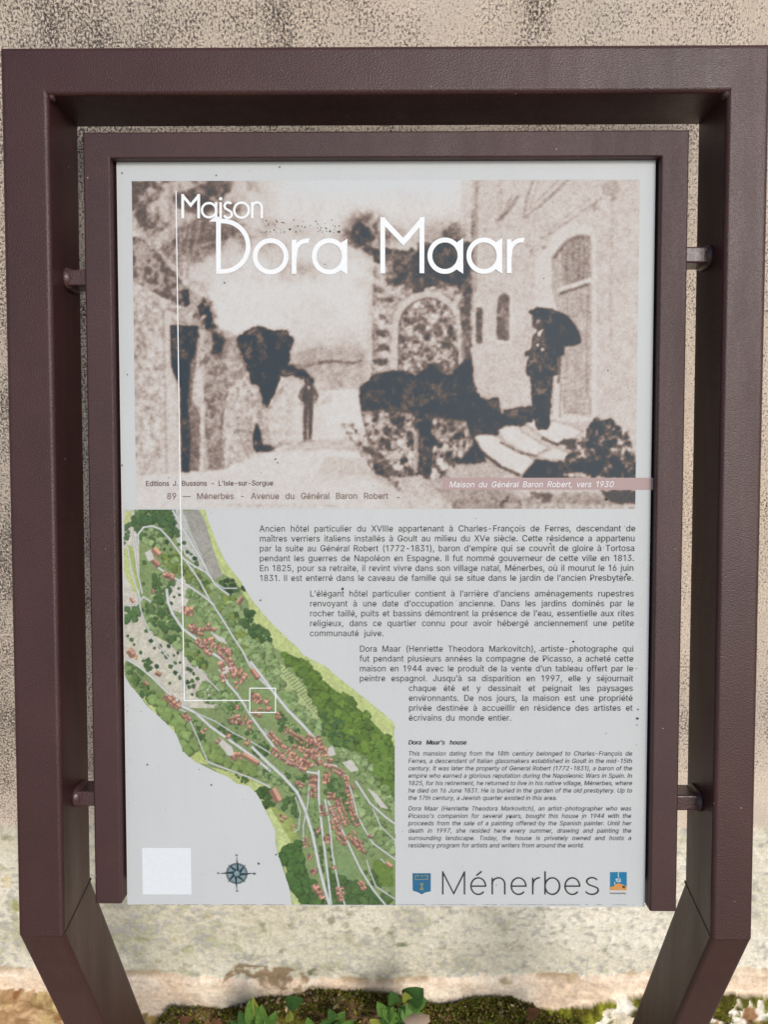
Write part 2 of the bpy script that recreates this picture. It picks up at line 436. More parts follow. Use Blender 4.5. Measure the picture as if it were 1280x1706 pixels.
# moss: thousands of tiny upright spikes on the bank and on the patches of the rubble
rg = nrand(5); mv, mq, mcx = [], [], []
def spike(p, n, L, wd, col):
    d = np.array(n, float) + rg.normal(0, .45, 3); d /= np.linalg.norm(d)
    s = np.cross(d, rg.normal(0, 1, 3)); s /= np.linalg.norm(s) + 1e-9
    k = len(mv); p = np.array(p)
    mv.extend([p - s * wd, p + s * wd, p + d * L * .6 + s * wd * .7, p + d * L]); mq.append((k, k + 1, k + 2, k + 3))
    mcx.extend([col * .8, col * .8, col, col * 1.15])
PAL = [srgb(112, 108, 40), srgb(140, 138, 52), srgb(82, 78, 32), srgb(160, 156, 72), srgb(100, 112, 44)]
mm = fbm(bh, bw, 16, 47, 3)
cnt = 0
while cnt < 42000:
    i = int(rg.random() ** 1.6 * (bh - 1)); j = int(rg.integers(0, bw)); x = bx[j]
    if abs(x) > .8 and rg.random() > .03: continue
    dens = mm[i, j] + (.10 if -.02 < x < .35 else -.03)
    if dens < .5: 
        if rg.random() > .25: continue
    cnt += 1
    c = PAL[int(rg.integers(0, 5))] * (.7 + .6 * rg.random())
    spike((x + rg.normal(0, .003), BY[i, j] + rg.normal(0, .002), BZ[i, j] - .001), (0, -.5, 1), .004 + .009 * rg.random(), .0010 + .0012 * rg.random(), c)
ii, jj = np.nonzero(moss > .6)
for k in rg.integers(0, len(ii), 9000):
    i, j = ii[k], jj[k]
    if abs(XX[0, j]) > 1.0: continue
    c = PAL[int(rg.integers(0, 5))] * (.8 + .6 * rg.random())
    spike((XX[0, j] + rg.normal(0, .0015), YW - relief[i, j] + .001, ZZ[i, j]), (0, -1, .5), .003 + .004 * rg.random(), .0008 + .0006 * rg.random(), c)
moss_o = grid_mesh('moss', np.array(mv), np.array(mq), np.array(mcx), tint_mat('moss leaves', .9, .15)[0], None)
tag(moss_o, 'olive green moss spreading over the earth and stone at the wall foot', 'moss', kind='stuff')

# ------------------------------------------------------------------ the sign: welded tube frame
sign = empty('information_sign', (0, -.02, -.1))
tag(sign, 'brown steel tube frame on two posts holding a white printed village history panel', 'information sign')
def on_sign(o):
    """hang a part modelled in sign axes under the sign"""
    o.parent = sign; o.location = O - sign.location; o.rotation_euler = (math.pi / 2 - ALPHA, 0, 0); return o

UL0, UL1, UR0, UR1 = -.4155, -.3645, .3530, .3980
VT0, VT1 = .4505, .4008
DEP = .085
def rprofile(a0, a1, b0, b1, r, n=7):
    pts = []
    for cx, cy, s in ((a1 - r, b1 - r, 0), (a0 + r, b1 - r, 90), (a0 + r, b0 + r, 180), (a1 - r, b0 + r, 270)):
        for i in range(n + 1):
            t = R(s + 90 * i / n); pts.append((cx + r * math.cos(t), cy + r * math.sin(t)))
    return pts
def loft(name, rings, mat, cap0=True, cap1=True):
    n = len(rings[0]); v = [p for r_ in rings for p in r_]; f = []
    for k in range(len(rings) - 1):
        for i in range(n):
            f.append((k * n + i, k * n + (i + 1) % n, (k + 1) * n + (i + 1) % n, (k + 1) * n + i))
    if cap0: f.append(tuple(range(n - 1, -1, -1)))
    if cap1: f.append(tuple((len(rings) - 1) * n + i for i in range(n)))
    return mesh_obj(name, v, f, mat)
PHI, INN, VB = R(30), .035, -.5125
ER = .0052
def fix_normals(o):
    import bmesh
    bm = bmesh.new(); bm.from_mesh(o.data); bmesh.ops.recalc_face_normals(bm, faces=bm.faces); bm.to_mesh(o.data); bm.free()
rail_w = VT0 - VT1
# profile of a post in (u, w); the rail is the same tube turned, mitred into the posts
def post(side):
    a0, a1 = (UL0, UL1) if side < 0 else (UR0, UR1)
    prof = rprofile(a0, a1, -DEP, 0, ER)
    uo = a0 if side < 0 else a1; ui = a1 if side < 0 else a0
    top = []
    for (u, w) in prof:
        t = (u - uo) / (ui - uo)                      # 0 outside edge, 1 inside edge
        top.append((u, VT0 - t * rail_w, w))          # mitre plane
    bend, foot = [], []
    tb = math.tan(PHI / 2)
    for (u, w) in prof:
        vb = VB + (-w) * tb
        bend.append((u, vb, w))
    up = loft('post', [top, bend], M_LEG); fix_normals(up); on_sign(up)
    s_end = 0.0
    # leg runs down to the ground (world z -0.1)
    d = np.array([-side * INN, -math.cos(PHI), -math.sin(PHI)]); d /= np.linalg.norm(d)
    dz = (T3 @ d)[2]
    for p in bend:
        z = (T3 @ np.array(p))[2] + O.z
        s = (z + .1) / -dz
        foot.append(tuple(np.array(p) + d * s))
    lg = loft('leg', [bend, foot], M_LEG); fix_normals(lg); on_sign(lg)
    # weld bead round the bend
    ring = bend
    vs, fs = [], []
    n = len(ring); k = 6
    cen = np.mean(np.array(ring), 0)
    for i in range(n):
        p = np.array(ring[i]); o_ = p - cen; o_ /= np.linalg.norm(o_); al = np.array([0, 1, 0.])
        rad = .0005 * (1 + .35 * math.sin(i * 2.3 + side))
        for j in range(k):
            t = 2 * math.pi * j / k
            vs.append(p + o_ * rad * .6 * math.cos(t) - o_ * .00035 + al * rad * 3.2 * math.sin(t))
    for i in range(n):
        for j in range(k):
            fs.append((i * k + j, ((i + 1) % n) * k + j, ((i + 1) % n) * k + (j + 1) % k, i * k + (j + 1) % k))
    wb = mesh_obj('weld_seam', vs, fs, M_LEG, smooth=True); fix_normals(wb); wb.parent = up
    # dark open seam of the mitre on the inward face
    q = [(u, v) for (u, v) in ((-.0045, VB + .0045 * tb), (-DEP + .0005, VB + (DEP - .0005) * tb))]
    us = ui - side * .0004
    sv = [(us, q[0][1] - .0006, q[0][0]), (us, q[0][1] + .0006, q[0][0]), (us, q[1][1] + .0012, q[1][0]), (us, q[1][1] - .0012, q[1][0])]
    sv += [(ui + side * .001, b_, c_) for (_, b_, c_) in sv]
    sg = mesh_obj('joint_gap', sv, [(0, 1, 2, 3), (7, 6, 5, 4), (0, 4, 5, 1), (1, 5, 6, 2), (2, 6, 7, 3), (3, 7, 4, 0)], M_DARK); fix_normals(sg); sg.parent = up
    return up, top
postL, topL = post(-1); postR, topR = post(1)
rail = loft('top_rail', [topL, topR[:]], M_STEEL)
# the right-hand ring runs mirrored: match points by (v, w)
bpy.data.objects.remove(rail)
pv = rprofile(0, 1, -DEP, 0, ER)
def rail_ring(side):
    out = []
    a0, a1 = (UL0, UL1) if side < 0 else (UR0, UR1)
    uo = a0 if side < 0 else a1; ui = a1 if side < 0 else a0
    wd = abs(a1 - a0)
    for (u, w) in rprofile(0, wd, -DEP, 0, ER):
        t = u / wd
        out.append((uo + t * (ui - uo), VT0 - t * rail_w, w))
    return out
rl, rr = rail_ring(-1), rail_ring(1)
rail = loft('top_rail', [rl, rr], M_LEG); fix_normals(rail); on_sign(rail)
# outer top corners are ground round; small blobs of weld in the two inner corners
def blob_mesh(name, c, r, mat, seed, flat=(1, 1, 1)):
    g = nrand(seed); vs, fs = [], []; nu, nv = 12, 7
    for j in range(nv + 1):
        for i in range(nu):
            th = math.pi * j / nv; ph = 2 * math.pi * i / nu; k = 1 + .22 * (g.random() - .5) * (0 < j < nv)
            vs.append((c[0] + r * flat[0] * k * math.sin(th) * math.cos(ph), c[1] + r * flat[1] * k * math.sin(th) * math.sin(ph), c[2] + r * flat[2] * k * math.cos(th)))
    for j in range(nv):
        for i in range(nu):
            fs.append((j * nu + i, j * nu + (i + 1) % nu, (j + 1) * nu + (i + 1) % nu, (j + 1) * nu + i))
    o = mesh_obj(name, vs, fs, mat, smooth=True); fix_normals(o); return o
for (u, v, w, r, sd) in ((UL1 + .002, VT1 - .001, -.006, .0035, 1), (UR0 - .001, VT1 - .002, -.004, .0038, 2)):
    wb = blob_mesh('weld_bead', (u, v, w), r, M_WELD, sd, (1, 1, 1.6)); wb.parent = rail

# ------------------------------------------------------------------ holder: inverted U channel, open at the bottom
HW, HB = -.020, -.056
HL0, HL1, HR0, HR1 = -.3362, -.3062, .2912, .3210
HT0, HT1 = .3700, .3420
VHL, VHR = -.4862, -.4920
hold = empty('panel_holder', (0, 0, 0)); on_sign(hold)
def bar(name, pts_rings, mat): 
    o = loft(name, pts_rings, mat); fix_normals(o); o.parent = hold; return o
def bar_ring(side, end):
    a0, a1 = (HL0, HL1) if side < 0 else (HR0, HR1)
    uo, ui = (a0, a1) if side < 0 else (a1, a0)
    out = []
    for (u, w) in rprofile(0, abs(a1 - a0), HB, HW, .0022, 4):
        t = u / abs(a1 - a0)
        v = HT0 - t * (HT0 - HT1) if end else (VHL if side < 0 else VHR)
        out.append((uo + t * (ui - uo), v, w))
    return out
for sd in (-1, 1): bar('side_channel', [bar_ring(sd, 0), bar_ring(sd, 1)], M_HOLD)
bar('top_channel', [bar_ring(-1, 1), bar_ring(1, 1)], M_HOLD)
def slab(name, u0, u1, v0, v1, w0, w1, mat, r=0.0):
    ring0 = [(u, v, w0) for u, v in rprofile(u0, u1, v0, v1, max(r, 1e-4), 3)]
    ring1 = [(u, v, w1) for u, v in rprofile(u0, u1, v0, v1, max(r, 1e-4), 3)]
    o = loft(name, [ring0, ring1], mat); fix_normals(o); return o
bk = slab('added_backing', HL1 - .001, HR0 + .001, -.470, HT1 + .001, -.0520, -.0480, M_DARK); bk.parent = hold  # added behind the panel to block the bright wall, so its side gaps stay dark

# four flat brackets welded between posts and holder
def bracket(side, vc):
    u0, u1 = (UL1 - .002, HL0 + .002) if side < 0 else (HR1 - .002, UR0 + .002)
    o = loft('bracket', [[(u, vc + a, w) for a, w in rprofile(-.0088, .0088, -.068, -.034, .002, 3)] for u in (u0, u1)], M_WELD)
    fix_normals(o); on_sign(o)
    ue = UL1 if side < 0 else UR0
    vs = []
    rings = []
    for k, (du, gr) in enumerate(((0, .0034), (.002, .0032), (.0042, .0024), (.0062, .0012), (.0075, .0002))):
        g = nrand(int(vc * 1000) + 40 + k)
        rings.append([(ue + (-side) * du, vc + a * (1 + .12 * (g.random() - .5)), w) for a, w in rprofile(-.0088 - gr, .0088 + gr, -.068 - gr, -.034 + gr, .0085 + gr * .8, 5)])
    wd = loft('weld_bead', rings, M_WELD); fix_normals(wd); wd.parent = o
    wd.data.polygons.foreach_set('use_smooth', [True] * len(wd.data.polygons))
for side, px, py in ((-1, 122, 462), (1, 1165, 424), (-1, 142, 1331), (1, 1145, 1338)):
    bracket(side, Pp(px, py, -.034)[1])

# ------------------------------------------------------------------ the printed panel
WP = -.0320
PU0, PU1, PV0, PV1 = -.3035, .2889, -.4938, .3470
panel = slab('printed_panel', PU0, PU1, PV0, PV1, WP - .004, WP, M_SHEET, .0006); on_sign(panel)

# ------------------------------------------------------------------ the old photograph printed at the top of the panel
A = Pp(219, 301, WP); B = Pp(1066, 300, WP); C_ = Pp(227, 848, WP); D_ = Pp(1060, 847, WP)
KU0, KU1 = (A[0] + C_[0]) / 2, (B[0] + D_[0]) / 2; KV1, KV0 = (A[1] + B[1]) / 2, (C_[1] + D_[1]) / 2
pc = Canvas(KU0, KU1, KV0, KV1, .0008, WP + .0002, 1)
H, W = pc.H, pc.W
n8 = fbm(H, W, 8, 61, 4); n20 = fbm(H, W, 24, 62, 4); n4 = fbm(H, W, 4.5, 63, 3); n50 = fbm(H, W, 60, 64, 3); nv_ = vnoise(H, W, 2.2, 65)
blot = sstep(n8, .40, .60); blot4 = sstep(n4, .38, .62); blot20 = sstep(n20, .4, .62)
def Z1(L): return [(200 + x / 2.783, 260 + y / 2.783) for x, y in L]
def Z2(L): return [(640 + x / 2.783, 260 + y / 2.783) for x, y in L]
def Z3(L): return [(200 + x / 2.783, 540 + y / 2.783) for x, y in L]
def Z4(L): return [(640 + x / 2.783, 540 + y / 2.783) for x, y in L]
def rough(pts, amp, step=6, seed=1):
    """ragged outline through pts"""
    g = nrand(seed); out = []
    for i in range(len(pts)):
        a = np.array(pts[i]); b = np.array(pts[(i + 1) % len(pts)]); k = max(1, int(np.hypot(*(b - a)) / step))
        for j in range(k): out.append(tuple(a + (b - a) * j / k + g.normal(0, amp, 2)))
    return out
a_ = pc.a
a_[:] = .93
# hazy sky, browner toward the far hills
ys = np.linspace(300, 848, H)[:, None]; xs = np.linspace(219, 1066, W)[None, :]
a_[..., 0] -= .05 * sstep(n50, .45, .7)
a_[..., 0] -= .17 * sstep(ys, 520, 600) * sstep(xs, 440, 500)
# trees, upper left, soft
left = sstep(-(xs + .35 * (ys - 300)), -500, -300) * sstep(-ys, -520, -400)
a_[..., 0] -= left * (.16 + .38 * blot20 + .12 * (n8 - .5))
a_[..., 0] -= .20 * sstep(-np.hypot((xs - 372) / 70, (ys - 330) / 40), -1.2, -.2) * (.5 + blot20)
a_[..., 0] -= .24 * sstep(-np.hypot((xs - 420) / 140, (ys - 395) / 42), -1.1, -.2) * (.35 + .65 * blot20)
a_[..., 0] -= .20 * sstep(-np.hypot((xs - 480) / 80, (ys - 450) / 30), -1.1, -.2) * (.3 + .7 * blot20)
for L, wd, c in ((Z1([(235, 120), (232, 400), (236, 560)]), 6, .62), (Z1([(275, 300), (285, 520), (300, 620)]), 4, .66), (Z1([(370, 300), (345, 430), (312, 520), (308, 600)]), 5, .58), (Z1([(335, 280), (315, 400), (310, 470)]), 3, .66), (Z1([(345, 430), (420, 400), (480, 395)]), 3, .68)):
    pc.line(L, wd, c, .7)
# foliage behind the title
for (x, y, rx, ry, k) in ((612, 380, 42, 40, .55), (690, 400, 120, 46, .34), (745, 390, 60, 40, .35), (640, 470, 60, 24, .2), (600, 395, 50, 46, .3)):
    a_[..., 0] -= k * sstep(-np.hypot((xs - x) / rx, (ys - y) / ry), -1.15, -.15) * (.35 + .65 * blot20)
# house on the right
pc.poly([(786, 296), (1075, 296), (1075, 860), (900, 860), (786, 700)], .80)
pc.poly([(768, 296), (792, 296), (790, 420), (770, 420)], .72, .5)
a_[..., 0] -= (xs > 786) * .07 * (n20 - .3)
pc.poly(Z2([(420, 110), (440, 110), (430, 640), (415, 640)]), .62, .8)
pc.poly(Z2([(403, 250), (420, 250), (412, 700), (402, 700)]), .30, .75, tex=.4 + .6 * blot)
for L, wd, c in ((Z2([(520, 300), (560, 270), (620, 190)]), 5, .52), (Z2([(545, 285), (595, 180)]), 3, .6), (Z2([(650, 285), (660, 210), (690, 120)]), 4, .6), (Z2([(680, 240), (715, 115)]), 3, .64), (Z2([(650, 285), (720, 235), (860, 105)]), 4, .58), (Z2([(700, 215), (810, 112)]), 2.5, .66), (Z2([(735, 385), (800, 340), (1010, 195)]), 3, .66), (Z2([(760, 350), (960, 190)]), 2, .70), (Z2([(540, 115), (530, 300)]), 6, .72), (Z2([(700, 300), (690, 640)]), 3, .74), (Z2([(980, 320), (975, 830)]), 4, .74), (Z2([(1060, 200), (1050, 880)]), 5, .72), (Z2([(1195, 115), (1185, 880)]), 3, .84)):
    pc.line(L, wd, c, .8)
for (x, y, rx, ry, c) in ((1050, 150, 42, 40, .58), (1066, 200, 14, 12, .5), (975, 240, 14, 16, .5), (685, 445, 9, 14, .45), (740, 425, 10, 12, .48), (728, 380, 8, 9, .52), (675, 370, 6, 8, .56), (468, 345, 10, 12, .55), (468, 180, 8, 10, .62), (545, 290, 12, 14, .5), (670, 415, 8, 8, .6)):
    q = Z2([(x, y)])[0]; t = np.linspace(0, 6.28, 14)
    pc.poly(rough([(q[0] + rx / 2.783 * math.cos(k), q[1] + ry / 2.783 * math.sin(k)) for k in t[:-1]], 1.2, 4, int(x)), c, .75, tex=.5 + .5 * blot4)
# arched doorway
pc.poly(Z2([(700, 880), (700, 480), (760, 420), (800, 345), (880, 305), (960, 330), (985, 380), (985, 1200), (960, 1230), (760, 1230)]), .86, .8)
pc.poly(Z2([(775, 470), (800, 430), (850, 380), (905, 358), (945, 365), (965, 395), (962, 1210), (830, 1190), (800, 700), (780, 640)]), .70)
pc.poly(Z2([(820, 470), (860, 410), (905, 375), (950, 380), (958, 580), (830, 610)]), .56, .9, tex=.6 + .4 * n8)
pc.line(Z2([(790, 470), (840, 405), (900, 372), (950, 378)]), 5, .44, .8)
for x in (850, 880, 905, 930): pc.line(Z2([(x, 400), (x - 3, 590)]), 2.5, .45, .7)
pc.line(Z2([(815, 625), (955, 580)]), 9, .84, 1); pc.line(Z2([(815, 638), (955, 592)]), 4, .36, .9)
for (x0, y0, x1, y1) in ((850, 660, 900, 740), (850, 900, 890, 1050), (915, 640, 945, 720), (835, 1090, 890, 1190)):
    pc.line(Z2([(x0, y0), (x1, y0), (x1, y1), (x0, y1), (x0, y0)]), 2, .58, .7)
pc.line(Z2([(945, 600), (940, 1100)]), 3, .55, .6)
# narrow windows
pc.poly(rough(Z2([(522, 855), (526, 670), (545, 635), (565, 632), (582, 655), (580, 855)]), .5, 5, 4), .30, .95, tex=.55 + .45 * blot)
pc.line(Z2([(518, 858), (585, 862)]), 3, .9, .8); pc.line(Z2([(592, 640), (590, 850)]), 4, .87, .8)
pc.poly(rough(Z2([(425, 870), (428, 700), (458, 700), (456, 870)]), .5, 5, 5), .26, .95, tex=.6 + .4 * blot)
pc.poly(Z2([(418, 700), (440, 665), (462, 690), (462, 702), (420, 702)]), .88, .9)
# ruined gable with the walled-up arch
pc.poly(rough([(612, 425), (640, 415), (690, 418), (770, 430), (788, 440), (788, 640), (700, 640), (612, 640)], 1.5, 6, 6), .66)
reg = np.zeros((H, W)); tmp = Canvas(KU0, KU1, KV0, KV1, .0008, WP, 1); tmp.poly([(612, 420), (788, 425), (788, 640), (612, 640)], 1.0); reg = tmp.a[..., 0]
a_[..., 0] += reg * ((n8 - .5) * .9 + (n4 - .5) * .6) * .55
pc.poly(rough(Z2([(-90, 430), (0, 415), (90, 440), (190, 430), (240, 400), (330, 395), (400, 400), (405, 640), (360, 640), (330, 600), (210, 610), (150, 640), (100, 590), (40, 600), (0, 500), (-60, 480)]), 2.2, 5, 8), .12, .92, tex=.35 + .65 * blot)
pc.poly(rough(Z2([(150, 400), (320, 395), (400, 420), (400, 560), (350, 600), (210, 560), (170, 520)]), 2, 5, 9), .04, .9, tex=.5 + .5 * blot20)
t = np.linspace(math.pi, 2 * math.pi, 24)
arch = [(712 + 58 * math.cos(k), 545 + 60 * math.sin(k)) for k in t]
pc.poly([(648, 640)] + arch[:0] + [(655, 545)] + arch + [(774, 640)], .80)
inner = [(714 + 49 * math.cos(k), 548 + 51 * math.sin(k)) for k in t]
pc.poly([(664, 622)] + inner + [(764, 622)], .58)
tmp.a[:] = 0; tmp.poly([(664, 622)] + inner + [(764, 622)], 1.0)
a_[..., 0] += tmp.a[..., 0] * ((n8 - .5) * 1.3 + (n4 - .5) * .9) * .75
pc.line([(664, 622)] + inner[:14], 3, .36, .7)
pc.poly(rough([(766, 500), (784, 490), (786, 640), (770, 640)], 1, 5, 11), .16, .8, tex=.3 + .7 * blot)
pc.poly([(626, 440), (656, 430), (658, 640), (624, 640)], .82, .6, tex=blot * .6 + .4)
pc.poly([(604, 470), (614, 425), (622, 425), (618, 640), (606, 640)], .84, .8)
for (x, y, w_, h_) in ((636, 555, 10, 5), (637, 578, 10, 6), (634, 603, 11, 5), (641, 500, 14, 4), (640, 528, 8, 4), (655, 470, 12, 5), (630, 482, 9, 4), (700, 545, 9, 6), (742, 575, 9, 5), (690, 590, 8, 5), (728, 610, 9, 6)):
    pc.poly(rough([(x - w_, y - h_), (x + w_, y - h_), (x + w_, y + h_), (x - w_, y + h_)], 1.6, 4, int(x + y)), .16, .85, tex=.3 + .7 * blot4)
# far country and haze
pc.poly(rough([(485, 590), (540, 575), (612, 585), (612, 625), (485, 625)], 1, 6, 12), .64, .6, tex=.5 + .5 * blot20)
pc.line(Z3([(790, 190), (860, 195), (930, 180)]), 4, .5, .7); pc.line(Z3([(920, 178), (1000, 172), (1080, 182), (1120, 170)]), 4, .40, .8)
pc.poly(rough(Z3([(930, 200), (1140, 195), (1140, 300), (900, 300)]), 2, 6, 14), .74, .9, tex=.5 + .5 * blot)
pc.poly(rough(Z3([(975, 230), (1030, 225), (1035, 285), (980, 285)]), 1.6, 5, 15), .58, .7, tex=blot)
# road
pc.poly(Z3([(930, 310), (1100, 300), (1150, 560), (1230, 900), (60, 900), (60, 705), (480, 680), (640, 600), (860, 540)]), .88)
pc.poly(rough(Z3([(940, 320), (1105, 310), (1110, 450), (990, 490), (890, 520)]), 2, 6, 88), .92, .45)
pc.poly(rough(Z3([(640, 600), (860, 540), (1080, 520), (1140, 600), (960, 580), (760, 590)]), .8, 6, 16), .76, .9)
pc.poly(rough(Z3([(950, 610), (1150, 625), (1220, 730), (900, 725)]), .8, 6, 17), .76, .8)
# left-hand wall
pc.poly(rough(Z3([(-10, -480), (60, -470), (150, -380), (240, -290), (300, -230), (390, -180), (430, -100), (440, 20), (540, 40), (600, 180), (660, 340), (700, 380), (760, 250), (860, 230), (860, 540), (640, 600), (480, 680), (0, 705)]), 1, 8, 18), .74)
tmp.a[:] = 0; tmp.poly(Z3([(0, -470), (150, -380), (300, -230), (430, -100), (440, 20), (600, 180), (860, 300), (860, 540), (480, 680), (0, 705)]), 1.0)
a_[..., 0] += tmp.a[..., 0] * ((n8 - .5) * .30 + (n4 - .5) * .22 + (n50 - .5) * .12)
pc.poly(rough(Z1([(50, 370), (110, 390), (200, 470), (300, 600), (390, 660), (440, 790), (400, 800), (360, 720), (270, 690), (190, 650), (120, 600), (50, 590)]), 1.5, 6, 19), .22, .85, tex=sstep(n8 * .6 + n4 * .4, .46, .56))
pc.poly(rough(Z1([(285, 625), (320, 620), (320, 690), (295, 695)]), 1, 4, 20), .05, .85)
pc.poly(Z3([(195, -60), (235, -60), (285, 700), (215, 700)]), .83, .75); pc.line(Z3([(200, -60), (215, 690)]), 3, .55, .6)
pc.poly(rough(Z3([(232, 8), (360, 8), (352, 180), (330, 350), (370, 420), (370, 680), (315, 685), (286, 685), (280, 300), (262, 230), (240, 210)]), .6, 6, 21), .46, .9)
pc.poly(rough(Z3([(234, 8), (358, 10), (345, 130), (320, 180), (310, 360), (322, 520), (318, 684), (288, 684), (282, 300), (240, 205)]), .6, 6, 22), .02)
pc.poly(Z3([(370, -40), (395, -40), (388, 680), (372, 680)]), .84, .7)
tmp.a[:] = 0; tmp.poly(rough(Z3([(330, -100), (440, -110), (470, 40), (500, 300), (470, 560), (480, 670), (400, 680), (390, 300), (350, 100)]), 1, 8, 23), 1.0)
a_[..., 0] -= tmp.a[..., 0] * .42 * sstep(n8 * .5 + n4 * .5, .45, .6)
pc.poly(rough(Z3([(430, 45), (470, 35), (490, 80), (470, 160), (435, 170)]), 1.3, 4, 24), .08, .85, tex=.4 + .6 * blot)
pc.poly(rough(Z3([(480, 60), (545, 60), (600, 200), (560, 260), (480, 300), (470, 150)]), 1.5, 5, 25), .4, .7, tex=blot4)
pc.poly(rough(Z3([(420, 560), (490, 520), (480, 670), (415, 680)]), 1.5, 5, 26), .5, .7)
# the big dark bush
pc.poly(rough(Z3([(540, 60), (580, 40), (640, 12), (700, 26), (770, 32), (802, 75), (785, 130), (782, 190), (850, 218), (890, 250), (850, 252), (800, 232), (770, 245), (738, 238), (728, 300), (700, 345), (682, 392), (662, 345), (640, 280), (610, 280), (588, 180), (560, 120)]), 1.5, 4, 27), .01, .98)
pc.poly(rough(Z3([(760, 60), (790, 70), (770, 110)]), 1, 4, 28), .6, .5)
pc.poly(rough(Z3([(632, 455), (650, 500), (662, 560), (720, 570), (700, 590), (625, 590), (615, 520)]), .8, 4, 29), .12, .9); pc.poly(Z3([(634, 460), (656, 570), (620, 575), (618, 520)]), .0, .9)
# walker far down the road
pc.poly(rough(Z3([(760, 300), (840, 240), (850, 520), (700, 560), (690, 400)]), 2, 6, 95), .84, .6)
pc.poly(rough(Z3([(870, 250), (895, 245), (905, 290), (895, 340), (875, 340), (862, 300)]), .5, 3, 30), .08, .95)
pc.poly(rough(Z3([(825, 370), (870, 330), (930, 290), (910, 370), (905, 400), (840, 385)]), .8, 3, 31), .5, .9)
pc.poly(rough(Z3([(845, 390), (900, 400), (890, 440), (880, 540), (845, 540)]), .6, 3, 32), .36, .9); pc.poly(Z3([(850, 390), (895, 400), (885, 450), (852, 450)]), .14, .9); pc.poly(Z3([(868, 360), (890, 360), (892, 405), (868, 400)]), .78, .8)
# hedge, path edges and shade on the right
pc.poly(rough(Z4([(-110, 290), (-40, 235), (60, 215), (150, 235), (210, 192), (300, 240), (380, 165), (405, 170), (412, 280), (450, 350), (530, 345), (545, 420), (600, 390), (690, 380), (700, 460), (640, 470), (560, 475), (520, 520), (420, 520), (440, 575), (470, 640), (340, 650), (290, 600), (250, 560), (160, 600), (60, 470), (-40, 400), (-110, 400)]), 1.6, 4, 33), .03, .96)
tmp.a[:] = 0; tmp.poly(Z4([(-110, 400), (60, 400), (380, 450), (420, 560), (330, 660), (250, 720), (-40, 700)]), 1.0)
a_[..., 0] = a_[..., 0] * (1 - tmp.a[..., 0] * .9) + tmp.a[..., 0] * .9 * np.clip(.54 + (n8 - .5) * 1.6 + (n4 - .5) * 1.0, .03, .9)
pc.poly(rough(Z4([(230, 470), (300, 440), (370, 450), (375, 500), (300, 540), (240, 520)]), 1.4, 4, 34), .62, .85, tex=.4 + .6 * blot)
pc.poly(rough(Z4([(-75, 400), (0, 385), (60, 520), (60, 640), (20, 640), (-60, 520)]), 1.5, 4, 35), .7, .6, tex=blot)
for L, wd, c in ((Z4([(-160, 460), (-60, 600), (40, 730), (130, 850)]), 10, .16), (Z4([(-200, 460), (-130, 560), (-20, 720)]), 8, .2), (Z4([(-90, 540), (90, 720)]), 7, .75), (Z4([(-140, 480), (0, 620)]), 6, .62), (Z4([(60, 640), (190, 790), (330, 870)]), 14, .86), (Z4([(235, 590), (300, 660), (360, 710)]), 12, .88), (Z4([(220, 620), (260, 680), (310, 720)]), 9, .14)):
    pc.poly(rough([(x_ + q * wd * .28, y_ - q * wd * .2) for q in (-1, 1) for x_, y_ in (L if q < 0 else L[::-1])], 2.2, 5, int(L[0][0])), c, .6, tex=.25 + .75 * blot)
pc.poly(rough(Z3([(1090, 490), (1130, 480), (1180, 560), (1290, 690), (1290, 740), (1200, 700), (1110, 570)]), 1.5, 4, 36), .2, .75, tex=blot)
pc.poly(rough(Z4([(330, 650), (480, 640), (560, 680), (640, 710), (640, 730), (300, 730)]), 1, 5, 37), .72, .9)
pc.poly(rough(Z4([(240, 760), (520, 765), (640, 800), (860, 780), (1170, 770), (1170, 870), (330, 870)]), 1.5, 5, 38), .5, .8, tex=.3 + .7 * blot)
pc.poly(rough(Z4([(530, 790), (580, 790), (580, 850), (530, 850)]), 2, 4, 39), .08, .8, tex=blot); pc.poly(rough(Z4([(1000, 770), (1172, 770), (1172, 830), (1060, 830)]), 1.5, 4, 39), .1, .8)
pc.poly(rough(Z4([(680, 775), (800, 790), (780, 840), (690, 830)]), 1.5, 4, 40), .25, .7, tex=blot); pc.poly(Z4([(640, 830), (1000, 835), (1172, 835), (1172, 880), (640, 880)]), .8, .7, tex=.3 + .7 * blot4)
# second man, nearly lost against the hedge
pc.poly(rough(Z4([(140, 300), (175, 265), (200, 270), (235, 290), (245, 400), (215, 460), (225, 560), (215, 700), (150, 700), (165, 600), (145, 480)]), .8, 4, 41), .01, .97)
pc.poly(rough(Z4([(135, 490), (165, 480), (160, 690), (135, 690)]), .8, 4, 42), .72, .85)
for (x, y, r_) in ((207, 295, 3.5), (223, 345, 4), (213, 582, 3)):
    q = Z4([(x, y)])[0]; pc.poly([(q[0] + r_ * .8 * math.cos(k), q[1] + r_ * .8 * math.sin(k)) for k in np.linspace(0, 6, 9)], .82, .9)
